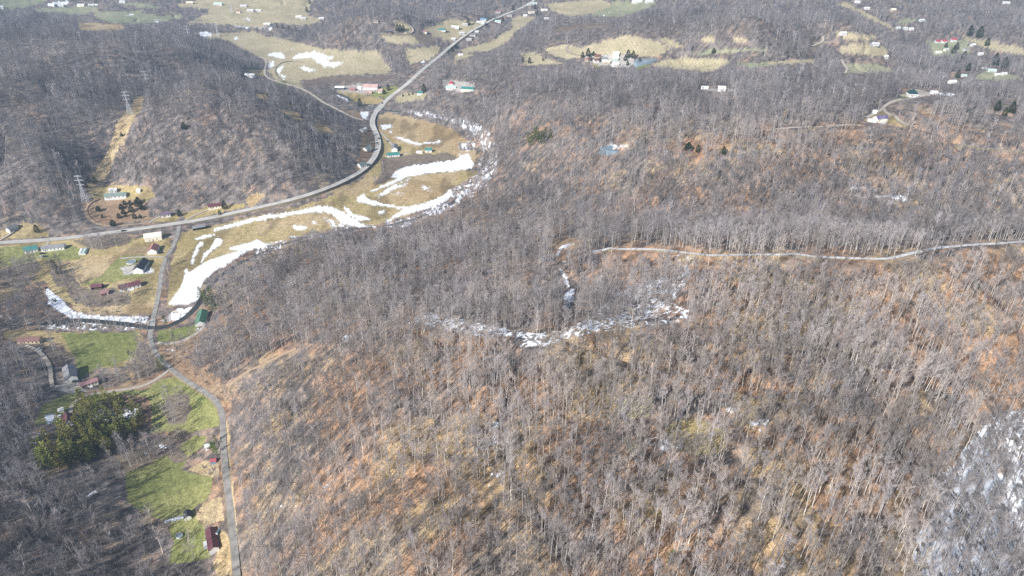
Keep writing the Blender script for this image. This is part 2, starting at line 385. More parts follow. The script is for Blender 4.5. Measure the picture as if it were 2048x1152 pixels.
zone("f:1020,632 1300,560 1500,475 1620,440 1640,470 1500,540 1300,620 1190,670 1060,668", sn=.6, d=.6, clr=False)
zone("f:0,840 200,780 420,740 700,670 960,665 800,700 400,770 200,830 60,900 0,1010", sn=.35, d=.8)
zone("i:370,0 392,10 430,60 500,90 530,140 590,185 680,215 830,225 1000,225 1180,230 1215,250 1220,282 1000,272 860,267 740,292 640,277 560,242 520,212 450,172 380,122 400,100 370,50", sn=.93, d=.15, clr=True)
zone("i:150,270 560,292 860,290 1200,290 1200,325 700,340 400,330", sn=.3, d=1.2, c=SCR, fo=True)
zone("i:-40,170 120,200 150,270 0,290", sn=.3)
zone("i:1370,195 1430,165 1540,150 1490,215 1420,260 1330,270 1290,270 1320,250", sn=.8, d=.1, clr=True)
zone("""i:1270,445 1400,425 1500,400 1500,425 1400,460 1290,470
i:1310,490 1410,490 1400,505 1320,508
i:720,980 900,955 1100,960 1135,1000 1050,1040 900,1062 740,1062
m:230,0 370,0 380,20 290,40 310,120 330,240 310,260 290,150 240,100
m:1310,715 1380,690 1470,670 1470,690 1380,720 1320,735
i:360,1020 440,1010 420,1080 380,1090""", sn=.62)
zone("m:1150,170 1220,110 1340,100 1310,150 1200,190", sn=.3)
zone("m:380,560 560,520 800,430 760,500 560,620 400,640", sn=.25)
# snow on the shaded side of the ridges
zone("s:815,640 860,622 930,640 1000,655 1060,668 1130,660 1180,638 1225,590 1270,572 1330,556 1372,562 1345,605 1378,622 1358,646 1260,656 1170,669 1090,692 1030,692 960,671 870,656", sn=.52, d=1.4)
zone("s:1000,676 1100,680 1200,660 1300,636 1365,624 1376,636 1260,652 1170,666 1090,690 1030,690 960,671", sn=.34, d=1.1, clr=True)
zone("s:960,662 1040,676 1100,676 1095,692 1030,692 960,671", sn=.26, d=1.3)
zone("""g:400,810 470,795 540,790 540,800 460,820 400,850 360,895 345,890 375,840
g:400,930 435,945 430,975 400,960
g:375,985 400,1000 440,1060 465,1150 440,1150 420,1080 385,1020
k:410,100 450,10 500,10 500,120 470,180 420,170""", sn=.62, d=.06, clr=True)
zone("""h:1220,512 1300,518 1300,530 1220,522
h:630,345 740,338 880,360 870,370 740,352 650,362
h:850,412 960,418 960,428 860,425""", sn=.62, d=.15, clr=True)
zone("""h:980,405 1110,408 1110,465 1040,455 980,430
h:1490,560 1610,595 1790,615 1780,635 1640,630 1620,655 1540,635 1440,620 1400,600 1490,600""", sn=.5, d=.5)
zone("g:1240,880 1470,880 1440,1010 1300,1150 1180,1150 1340,1050 1390,960", sn=.28)
zone("s:2060,814 1985,835 1950,870 1905,930 1870,950 1860,965 1882,1010 1880,1018 1830,1075 1823,1095 1830,1130 1850,1156 1900,1560 2380,1560 2380,760", sn=.56, d=1.35, w=.1)
zone("""o:1180,60 1360,60 1370,110 1240,170 1180,130
k:1900,1070 2048,1050 2048,1152 1920,1152
n:1880,20 2000,0 2048,60 2000,160 1890,110
n:1880,330 2000,320 1960,420 1860,440
j:1860,1070 1960,1070 1960,1152 1860,1152
j:680,380 750,380 740,430 690,430
j:1180,260 1240,240 1290,310 1220,320
l:1640,1100 1900,960""", sn=.45)
zone("n:0,660 200,580 440,480 600,400 840,330 840,350 620,440 460,520 240,640 0,690", sn=.12)
# water
WATER_POND = [pts("c:980,490 1010,458 1060,450 1165,466 1130,490 1000,506"), pts("g:710,30 790,10 860,15 870,5 920,8 910,40 830,60 740,45")]
zone("c:960,490 1010,450 1050,444 1180,464 1130,495 1000,512", d=0, clr=True)
zone("g:700,30 780,5 930,-2 920,40 830,66 730,50", d=.15, clr=True, sn=.4)

def look(arr, u, v):
    iu = np.clip(np.asarray(u)-U0, 0, UW-1).astype(int); iv = np.clip(np.asarray(v)-V0, 0, VW-1).astype(int)
    return arr[iv, iu]

zone("s:160,806 205,800 262,812 296,832 290,876 240,892 232,916 185,930 142,940 92,956 72,912 92,892 145,866 155,838", d=.10, clr=True)
zone("""i:1100,420 1230,480 1250,560 1300,640 1250,690 1130,730 1060,740 1080,620
i:820,690 1000,680 1060,740 900,770 820,760
i:390,440 470,480 500,570 490,640 430,600 400,520""", c=SCR, d=1.1, clr=False, fo=True)
zone("m:1320,170 1420,120 1500,190 1470,240 1380,250", c=SCR, d=1, fo=True, clr=False)
zone("s:1335,845 1400,835 1450,860 1450,900 1400,915 1340,900", c=PAS, d=.45)
zone("s:1470,780 1520,800 1510,860 1465,850", c=TAN, d=.4)
zone("""s:212,905 250,888 335,876 352,900 305,925 250,945 222,938
s:338,872 350,858 372,858 376,880 345,886""", c=SCR, d=1.6, clr=False, fo=True)
zone("""s:1050,266 1106,266 1106,297 1050,297
s:1982,204 2032,204 2032,237 1982,237
s:1368,288 1402,288 1402,308 1368,308
s:1440,297 1455,297 1455,312 1440,312
s:360,246 376,246 376,260 360,260""", d=.25, clr=True)

# ------------------------------------------------------------------ materials
def mat(name, base, rough=.8, var=.12, scale=2.0, spec=.3, metal=0.0, bump=0.0):
    m = bpy.data.materials.new(name); m.use_nodes = True; nt = m.node_tree; b = nt.nodes['Principled BSDF']
    b.inputs['Roughness'].default_value = rough; b.inputs['Metallic'].default_value = metal
    b.inputs['Specular IOR Level'].default_value = spec
    g = nt.nodes.new('ShaderNodeNewGeometry'); n = nt.nodes.new('ShaderNodeTexNoise'); n.inputs['Scale'].default_value = scale; n.inputs['Detail'].default_value = 3
    nt.links.new(g.outputs['Position'], n.inputs['Vector'])
    r = nt.nodes.new('ShaderNodeValToRGB'); nt.links.new(n.outputs['Fac'], r.inputs['Fac'])
    r.color_ramp.elements[0].position = .3; r.color_ramp.elements[1].position = .7
    r.color_ramp.elements[0].color = tuple(c*(1-var) for c in base)+(1,); r.color_ramp.elements[1].color = tuple(min(1, c*(1+var)) for c in base)+(1,)
    nt.links.new(r.outputs['Color'], b.inputs['Base Color'])
    if bump:
        u = nt.nodes.new('ShaderNodeBump'); u.inputs['Strength'].default_value = bump; nt.links.new(n.outputs['Fac'], u.inputs['Height']); nt.links.new(u.outputs['Normal'], b.inputs['Normal'])
    return m
def mixmul(nt, a, b):
    x = nt.nodes.new('ShaderNodeMix'); x.data_type = 'RGBA'; x.blend_type = 'MULTIPLY'; x.inputs[0].default_value = 1
    nt.links.new(a, x.inputs[6]); nt.links.new(b, x.inputs[7]); return x.outputs[2]
def ground_mat():
    m = bpy.data.materials.new('ground_cover'); m.use_nodes = True; nt = m.node_tree; b = nt.nodes['Principled BSDF']
    b.inputs['Roughness'].default_value = .95; b.inputs['Specular IOR Level'].default_value = .1
    a = nt.nodes.new('ShaderNodeVertexColor'); a.layer_name = 'Col'
    g = nt.nodes.new('ShaderNodeNewGeometry')
    o = a.outputs['Color']
    for sc, lo, hi, det in ((1.3, .5, 1.5, 5), (.3, .75, 1.25, 4)):
        n = nt.nodes.new('ShaderNodeTexNoise'); n.inputs['Scale'].default_value = sc; n.inputs['Detail'].default_value = det
        nt.links.new(g.outputs['Position'], n.inputs['Vector'])
        r = nt.nodes.new('ShaderNodeMapRange'); r.inputs[1].default_value = .3; r.inputs[2].default_value = .7; r.inputs[3].default_value = lo; r.inputs[4].default_value = hi
        nt.links.new(n.outputs['Fac'], r.inputs[0]); o = mixmul(nt, o, r.outputs[0])
    nt.links.new(o, b.inputs['Base Color'])
    n = nt.nodes.new('ShaderNodeTexNoise'); n.inputs['Scale'].default_value = .5; n.inputs['Detail'].default_value = 5; nt.links.new(g.outputs['Position'], n.inputs['Vector'])
    u = nt.nodes.new('ShaderNodeBump'); u.inputs['Strength'].default_value = .5; u.inputs['Distance'].default_value = .5; nt.links.new(n.outputs['Fac'], u.inputs['Height']); nt.links.new(u.outputs['Normal'], b.inputs['Normal'])
    return m
def tinted_mat(name, base, rough=.9, var=.2, scale=.6):
    m = mat(name, base, rough, var, scale, .15); nt = m.node_tree; b = nt.nodes['Principled BSDF']
    l = b.inputs['Base Color'].links[0].from_socket
    t = nt.nodes.new('ShaderNodeAttribute'); t.attribute_type = 'INSTANCER'; t.attribute_name = 'tint'
    nt.links.new(mixmul(nt, l, t.outputs['Color']), b.inputs['Base Color']); return m
M = {}
M['ground'] = ground_mat()
M['snow'] = mat('snow', (.86,.88,.91), .7, .03, .4, .3, bump=.15)
M['asphalt'] = mat('worn_asphalt', (.46,.445,.42), .9, .2, .12)
M['lane'] = mat('patched_asphalt', (.29,.275,.25), .9, .3, .22)
M['gravel'] = mat('pale_gravel', (.42,.37,.31), .95, .15, .6)
M['dirt'] = mat('dirt_track', (.36,.26,.17), .95, .18, .5)
M['frosty'] = mat('frosty_gravel', (.50,.50,.50), .9, .3, .35)
M['verge'] = mat('grassy_verge', (.215,.175,.115), .95, .25, .4)
M['white_line'] = mat('white_road_paint', (.62,.61,.58), .7, .1, .8)
M['yellow_line'] = mat('yellow_road_paint', (.55,.42,.12), .7, .1, .8)
M['water'] = mat('river_water', (.05,.05,.043), .35, .3, .05, .5)
M['ice'] = mat('pond_water', (.22,.29,.34), .25, .2, .05, .5)
M['concrete'] = mat('concrete', (.42,.41,.38), .85, .12, .8)
M['bark'] = tinted_mat('bare_bark', (.37,.345,.32))
M['twig'] = tinted_mat('bare_twigs', (.285,.258,.252))
M['needle'] = tinted_mat('pine_needles', (.165,.172,.05), .8, .35, .9)
M['cedar'] = tinted_mat('cedar_foliage', (.045,.058,.028), .8, .35, .9)
M['pbark'] = mat('pine_bark', (.16,.11,.08), .9)

# ------------------------------------------------------------------ roads, tracks and the river as lines on the photo
def smooth_line(P, step=5.0):
    P = np.asarray(P, float); out = []
    Q = np.vstack([2*P[0]-P[1], P, 2*P[-1]-P[-2]])
    for i in range(1, len(Q)-2):
        n = max(2, int(np.hypot(*(Q[i+1]-Q[i]))/step))
        for k in range(n):
            t = k/n; a, b, c, d = Q[i-1], Q[i], Q[i+1], Q[i+2]
            out.append(.5*((2*b)+(c-a)*t+(2*a-5*b+4*c-d)*t*t+(3*b-a-3*c+d)*t**3))
    out.append(P[-1]); return np.array(out)
def px_line(s): return smooth_line(pts(s))
ROADS = [
 ('ridge_track', 'frosty', 2.7, 's:1185,505 1240,499 1300,499 1370,506 1410,511 1450,511 1500,510 1560,510 1620,513 1700,517 1770,518 1800,513 1830,505 1880,497 1950,490 2048,484 2120,480 2250,476'),  # name, material, width, label, line
 ('highway', 'asphalt', 7.3, 's:-60,493 0,487 100,480 200,468 300,455 400,440 500,420 580,402 650,380 710,352 738,330 752,310 757,290 753,270 745,250 748,232 760,215 780,195 810,172 840,145 870,120 900,95 940,65 980,43 1010,29 1035,19 1058,8 1075,-6'),
 ('country_road', 'lane', 3.7, 's:358,452 355,470 345,495 330,520 323,545 320,570 315,600 308,630 302,655 301,680 314,710 340,736 370,760 410,785 435,805 445,830 447,870 448,900 453,950 460,1010 466,1060 472,1120 478,1200 485,1330'),
 ('valley_road', 'gravel', 4.0, 'b:20,455 75,475 85,510 70,560 72,600 110,632 170,655 260,680 330,700 430,745 540,822 620,862 700,905 770,940 860,962'),
 ('driveway', 'gravel', 2.8, 's:340,737 318,757 280,775 220,783 172,790 150,802 141,820 139,836'),
 ('driveway', 'gravel', 2.6, 'i:420,790 410,740 405,690 408,650 395,610 370,570 330,520 280,490 210,460'),
 ('driveway', 'gravel', 2.6, 'i:600,770 560,790 500,790 440,790'),
 ('driveway', 'gravel', 3.0, 'e:1402,742 1350,745 1305,748'),
 ('driveway', 'gravel', 2.4, 'e:0,770 60,745 110,710 130,690'),
 ('driveway', 'gravel', 2.6, 'e:390,775 375,815 360,835'),
 ('dirt_track', 'dirt', 2.6, 'e:1190,630 1000,650 880,655 780,640 720,600 680,540 690,500 720,470 790,440'),
 ('driveway', 'gravel', 2.2, 'e:1190,632 1230,600 1280,580'),
 ('driveway', 'gravel', 2.4, 'e:1460,625 1530,585 1610,545 1680,520'),
 ('driveway', 'gravel', 2.6, 'e:1310,905 1200,900 1100,905 960,915'),
 ('driveway', 'gravel', 3.0, 'f:1000,-90 1040,-50 1075,-10 1100,20'),
 ('driveway', 'gravel', 3.0, 'i:1260,440 1330,455 1420,440 1500,410 1560,380 1620,330 1650,290 1660,240'),
 ('forest_track', 'dirt', 2.4, 's:455,775 480,752 520,732 560,712 592,697'),
 ('driveway', 'gravel', 3.0, 'b:1420,0 1420,0' if False else 'b:1000,270 1100,272 1180,276 1245,272 1262,245 1245,215 1215,195 1160,182 1100,180'),
 ('ridge_road', 'gravel', 3.6, 'd:780,942 850,912 905,882 935,850 1000,812 1060,800 1150,790 1240,770 1285,750 1240,730 1150,716'),
 ('ridge_road', 'gravel', 3.6, 'd:925,868 940,900 1000,940 1050,970 1100,1000 1170,1030'),
 ('ridge_road', 'gravel', 3.2, 'd:-20,1045 100,1030 200,1020 350,1022 480,1010 600,1002 740,1000'),
 ('ridge_road', 'lane', 2.6, 'h:1480,5 1570,17 1700,32 1820,45 1900,52 2060,66 2200,80'),
 ('ridge_road', 'gravel', 4.0, 'd:350,375 410,350 440,335 440,300 433,290'),
 ('ridge_road', 'gravel', 4.0, 'd:440,335 480,345 530,352'),
 ('ridge_road', 'gravel', 4.0, 'd:585,480 605,515 632,550 628,570 612,588'),
 ('ridge_road', 'gravel', 4.0, 'd:632,572 700,584 760,590'),
 ('farm_road', 'gravel', 3.6, 'c:440,370 435,395 460,420 520,440 570,445'),
 ('farm_road', 'gravel', 3.6, 'a:310,82 400,66 480,58 620,48 780,40'),
 ('farm_road', 'gravel', 3.6, 'a:1490,190 1600,165 1680,152 1700,145 1690,138'),
]
RIVER = [('river', 5.0, 's:752,214 775,222 830,227 865,236 900,245 935,258 960,275 974,300 965,335 940,372 915,398 880,419 840,435 800,447 760,455 715,458 660,466 610,477 560,492 510,513 465,536 432,560 410,585 395,612 365,640 330,655 300,656 260,650 210,645 150,641 100,647 50,652 -30,655 -140,650'),
         ('river', 5.0, 's:752,214 735,222 715,210 690,193 660,183 630,176 600,171 570,164 553,152 550,138 562,126 590,122 615,126'),
         ('creek', 2.2, 'i:365,-10 400,50 440,100 500,150 545,190 600,225 680,240 760,238 860,240 960,235 1060,240 1150,248 1205,262'),
         ('river', 12.0, 'd:1090,380 1125,410 1140,450 1150,480 1185,510 1195,545 1180,580 1200,620')]
def mark(P, wpx):
    for u, v in P:
        r = max(1.5, wpx(v)); a = int(math.ceil(r))
        iu, iv = int(u)-U0, int(v)-V0
        if iu-a < 0 or iv-a < 0 or iu+a >= UW or iv+a >= VW: continue
        dens[iv-a:iv+a+1, iu-a:iu+a+1] = 0; clear[iv-a:iv+a+1, iu-a:iu+a+1] = True; snowd[iv-a:iv+a+1, iu-a:iu+a+1] = 0
def mpp(v): return 330.0/(SP+CP*(v-576)/FPX)/FPX
road_lines = []
for name, mt, w, s in ROADS:
    P = px_line(s); road_lines.append(P)
    k = {'highway': 1.0, 'country_road': .9, 'forest_track': .7}.get(name, .6)
    mark(P, lambda v: k*w/mpp(v))

def ribbon(name, P, w, mt, lift=.3, skirt=1.2, flat=None, crown=.0):
    G = at(P[:, 0], P[:, 1])
    # resample to even steps on the ground
    seg = np.hypot(*np.diff(G[:, :2], axis=0).T); L = np.concatenate([[0], np.cumsum(seg)])
    n = max(3, int(L[-1]/5.0)); t = np.linspace(0, L[-1], n)
    X = np.interp(t, L, G[:, 0]); Y = np.interp(t, L, G[:, 1])
    for _ in range(2):
        X[1:-1] = .25*X[:-2]+.5*X[1:-1]+.25*X[2:]; Y[1:-1] = .25*Y[:-2]+.5*Y[1:-1]+.25*Y[2:]
    dx = np.gradient(X); dy = np.gradient(Y); d = np.hypot(dx, dy)+1e-9; nx, ny = -dy/d, dx/d
    offs = np.array([-.5*w-skirt, -.5*w, 0, .5*w, .5*w+skirt])
    Z = np.stack([hz(X+nx*o, Y+ny*o) for o in offs], 1)
    zc = Z[:, 1:4].max(1)
    for _ in range(6): zc[1:-1] = np.maximum(zc[1:-1]-.05, .25*zc[:-2]+.5*zc[1:-1]+.25*zc[2:])
    zc = np.maximum(zc, Z[:, 1:4].max(1)-.1) + lift
    if flat is not None: zc = np.maximum(zc*0+flat, Z[:, 1:4].min(1)+.12)
    H = np.stack([np.minimum(Z[:, 0], zc)-.8, zc, zc+crown, zc, np.minimum(Z[:, 4], zc)-.8], 1)
    V = np.stack([X[:, None]+nx[:, None]*offs, Y[:, None]+ny[:, None]*offs, H], 2).reshape(-1, 3)
    F = [(i*5+j, i*5+j+1, i*5+j+6, i*5+j+5) for i in range(n-1) for j in range(4)]
    me = bpy.data.meshes.new(name); me.from_pydata(V.tolist(), [], F); me.materials.append(mt); me.materials.append(M['verge'])
    me.polygons.foreach_set('material_index', [1 if j in (0, 3) and mt is not M['water'] else 0 for i in range(n-1) for j in range(4)]); me.update()
    o = bpy.data.objects.new(name, me); COL.objects.link(o)
    return o, X, Y, zc, nx, ny
def stripe(X, Y, Z, nx, ny, off, w, mt, dash=False):
    V = []; F = []
    for i in range(len(X)):
        for s in (-.5, .5): V.append((X[i]+nx[i]*(off+s*w), Y[i]+ny[i]*(off+s*w), Z[i]+.02))
    for i in range(len(X)-1):
        if dash and i % 3 == 0: continue
        F.append((2*i, 2*i+1, 2*i+3, 2*i+2))
    me = bpy.data.meshes.new('road_marking'); me.from_pydata(V, [], F); me.materials.append(mt); me.update()
    o = bpy.data.objects.new('road_marking', me); COL.objects.link(o); tag(o, kind='structure'); return o
HIGH = None
for (name, mt, w, s), P in zip(ROADS, road_lines):
    o, X, Y, Z, nx, ny = ribbon(name, P, w, M[mt], lift=.35 if w > 3.9 else .15, skirt=2.5 if w > 8 else 1.0)
    tag(o, kind='structure')
    if name == 'highway':
        HIGH = (X, Y, Z, nx, ny)
        stripe(X, Y, Z, nx, ny, 0.0, .35, M['yellow_line']); stripe(X, Y, Z, nx, ny, 3.1, .25, M['white_line']); stripe(X, Y, Z, nx, ny, -3.1, .25, M['white_line'])
    if name == 'country_road': LANE = (X, Y, Z, nx, ny)
for name, w, s in RIVER:
    P = px_line(s)
    if name == 'river':
        for u_, v_ in P:
            if 0 < u_ < 2040 and 5 < v_ < 1100: dens[int(v_)-V0-1:int(v_)-V0+2, int(u_)-U0-2:int(u_)-U0+3] = 0; snowd[int(v_)-V0-1:int(v_)-V0+1, int(u_)-U0-2:int(u_)-U0+3] *= .3
    o, *_ = ribbon(name, P, w, M['water'], lift=.05, skirt=.6, flat=.1 if name == 'river' else None); tag(o, kind='structure')
for P in WATER_POND:
    c = P.mean(0); Q = smooth_line(np.vstack([P, P[:1]]), 2.0); G = at(Q[:, 0], Q[:, 1]); gc = at(*c)[0]
    z = np.median(np.append(G[:, 2], gc[2]))+.5
    X, Y = plane_pt(Q[:, 0], Q[:, 1], z)
    me = bpy.data.meshes.new('pond'); n = len(X)
    V = [(x, y, z) for x, y in zip(X, Y)]+[(X.mean()+(x-X.mean())*1.12, Y.mean()+(y-Y.mean())*1.12, z-6) for x, y in zip(X, Y)]
    F = [tuple(range(n))]+[(i, i+n, (i+1) % n+n, (i+1) % n) for i in range(n)]
    me.from_pydata(V, [], F); me.materials.append(M['ice']); me.update()
    o = bpy.data.objects.new('pond', me); COL.objects.link(o); tag(o, kind='structure')

# ------------------------------------------------------------------ the ground: one fine grid, its cover in a colour layer, the snow lying on it as sheets of its own
us = np.concatenate([np.arange(-310, -20, 5), np.arange(-20, 2070, 1.9), np.arange(2070, 2362, 5)])
vs = np.concatenate([np.arange(1520, 1170, -5), np.arange(1170, -14, -1.9), np.arange(-14, -192, -5)])
UU, VV = np.meshgrid(us, vs); GX, GY = plane_pt(UU, VV, 45.0); GZ = hz(GX, GY); nr, nc = GX.shape
PU, PV, _ = project(GX, GY, GZ)
ju = (fbm(GX, GY, 9, 31, 3)-.5)*9; jv = (fbm(GX, GY, 9, 37, 3)-.5)*7
K = look(cls, PU+ju, PV+jv); W = np.zeros(GX.shape)
for a, b in ((0, 0), (25, 8), (-25, -8), (12, -18), (-12, 18)): W += look(warm, PU+a+3*ju, PV+b+3*jv)/5
n1 = fbm(GX, GY, 20, 41, 5); n2 = fbm(GX, GY, 5, 43, 3); n3 = fbm(GX, GY, 90, 47, 3); n4 = fbm(GX, GY, 3.0, 53, 2)
def lerp3(t, a, b): t = t[..., None]; return np.array(a)*(1-t)+np.array(b)*t
wm = np.clip(W*1.25-.25 + (n1-.5)*(1.0+1.9*W) + (n2-.5)*1.2, 0, 1)
gold = sstep(.52, .66, fbm(GX, GY, 40, 71, 3))
warmc = lerp3(gold, (.30,.185,.112), (.33,.235,.13))
c0 = lerp3(np.zeros_like(wm), (.18,.155,.14), (0,0,0))*(1-wm[..., None]) + warmc*wm[..., None]
c0 = c0*(0.62+.76*sstep(.3, .7, n2))[..., None]
pal = {TAN: ((.40,.29,.155), (.46,.36,.215)), GRN: ((.185,.205,.070), (.27,.265,.105)), PAS: ((.345,.275,.125), (.425,.335,.175)), DIRT: ((.27,.18,.115), (.33,.24,.16)),
       SCR: ((.165,.125,.105), (.215,.175,.13)), GRV: ((.36,.33,.29), (.44,.41,.37)), FARG: ((.25,.265,.165), (.33,.32,.205)), STRAW: ((.37,.32,.20), (.45,.385,.25))}
colr = c0
mow = .5+.5*np.sin((GX*.8+GY*.6)*1.1)
for k, (a, b) in pal.items():
    t = np.clip((n1-.5)*2.2+.5+(n4-.5)*.7+(n3-.5)*1.4, 0, 1)
    cc = lerp3(t, a, b)
    if k == GRN: cc = cc*(.93+.1*mow)[..., None]
    if k in (TAN, PAS): cc = cc*(1-.35*sstep(.56, .68, fbm(GX*1.0, GY*.35, 22, 83, 3)))[..., None]
    colr = np.where((K == k)[..., None], cc, colr)
sn = np.zeros(GX.shape)
for a, b in ((0, 0), (3, 0), (-3, 0), (0, 2.5), (0, -2.5)): sn += look(snowd, PU+.25*ju+a, PV+.2*jv+b)/5
sn = np.maximum(sn, .93*look(snowd, PU+.15*ju, PV+.12*jv))
wooded = look(dens, PU, PV) > .4
ns = np.clip((np.where(wooded, .35, .55)*fbm(GX, GY, 11, 61, 4)+np.where(wooded, .65, .45)*fbm(GX, GY, 1.7, 67, 3)-.5)*2.6+.5, 0.02, .97)
thin = sstep(-.28, .0, sn-ns)*(sn > .05)*np.where(wooded, .55, 1)
colr = colr*(1-.45*thin[..., None])+np.array((.80,.82,.85))*(.45*thin[..., None])
snow_v = sn > ns
# thin crust of old snow speckling the rest
VX = np.stack([GX, GY, GZ], 2).reshape(-1, 3).astype(np.float32)
idx = np.arange(nr*nc).reshape(nr, nc)
quads = np.stack([idx[:-1, :-1], idx[:-1, 1:], idx[1:, 1:], idx[1:, :-1]], 2).reshape(-1, 4)
def grid_mesh(name, verts, q, colours, mt, kind):
    used = np.unique(q); remap = np.full(len(verts), -1, np.int64); remap[used] = np.arange(len(used)); q = remap[q]
    me = bpy.data.meshes.new(name); me.vertices.add(len(used)); me.vertices.foreach_set('co', verts[used].ravel())
    me.loops.add(q.size); me.loops.foreach_set('vertex_index', q.ravel().astype(np.int32))
    me.polygons.add(len(q)); me.polygons.foreach_set('loop_start', np.arange(0, q.size, 4, dtype=np.int32)); me.polygons.foreach_set('loop_total', np.full(len(q), 4, np.int32))
    me.polygons.foreach_set('use_smooth', np.ones(len(q), bool)); me.materials.append(mt); me.update(calc_edges=True); me.validate()
    if colours is not None:
        a = me.attributes.new('Col', 'FLOAT_COLOR', 'POINT'); c = np.ones((len(used), 4), np.float32); c[:, :3] = colours[used]; a.data.foreach_set('color', c.ravel())
    o = bpy.data.objects.new(name, me); COL.objects.link(o); tag(o, kind=kind); return o
colf = colr.reshape(-1, 3).astype(np.float32)
sv = snow_v.ravel(); sq = sv[quads].sum(1) >= 3
kq = K.ravel()[quads[:, 0]]
names = {TAN: 'field', STRAW: 'field', FARG: 'field', PAS: 'pasture', GRN: 'lawn'}
# land a metre outside the photo's fields is one sheet; fields, pasture and lawn are cut out of it as pieces of ground of their own
sel = {}
for k in range(9): sel.setdefault(names.get(k, 'ground'), np.zeros(len(quads), bool)); sel[names.get(k, 'ground')] |= (kq == k)
for nm, m in sel.items(): grid_mesh(nm, VX, quads[m], colf, M['ground'], 'structure')
VS = VX.copy(); VS[:, 2] += .12
grid_mesh('snow', VS, quads[sq], None, M['snow'], 'stuff')
SNOWG = snow_v
# ------------------------------------------------------------------ buildings
PAINT = {}
def paint(nm, c, rough=.55, var=.06, scale=.5):
    if nm not in PAINT: PAINT[nm] = mat(nm+'_paint', c, rough, var, scale, .4)
    return PAINT[nm]
RC = {'maroon': (.13,.05,.058), 'rose': (.32,.18,.18), 'brown': (.17,.085,.075), 'grey': (.22,.22,.225), 'dark': (.035,.04,.05), 'green': (.085,.20,.125), 'teal': (.05,.20,.18), 'slate': (.12,.15,.16), 'cream': (.80,.76,.62), 'white': (.70,.70,.68), 'rust': (.34,.16,.13),
      'red': (.36,.06,.08), 'purple': (.13,.11,.22), 'pale': (.55,.56,.55), 'tan': (.5,.42,.3), 'pink': (.52,.34,.31), 'black': (.02,.02,.02), 'palegreen': (.45,.58,.52), 'greygreen': (.20,.25,.22), 'plum': (.15,.11,.15), 'blue': (.12,.25,.4), 'hipdark': (.02,.055,.06)}
M['glass'] = mat('window_glass', (.03,.04,.05), .1, .1, 1, .5); M['trim'] = paint('trim', (.72,.72,.70))
def rp(n): return paint('roof_'+n, RC[n], .45, .14, .35)
def wp(n): return paint('wall_'+n, RC[n], .6, .05, .4)
SUNLIT = []
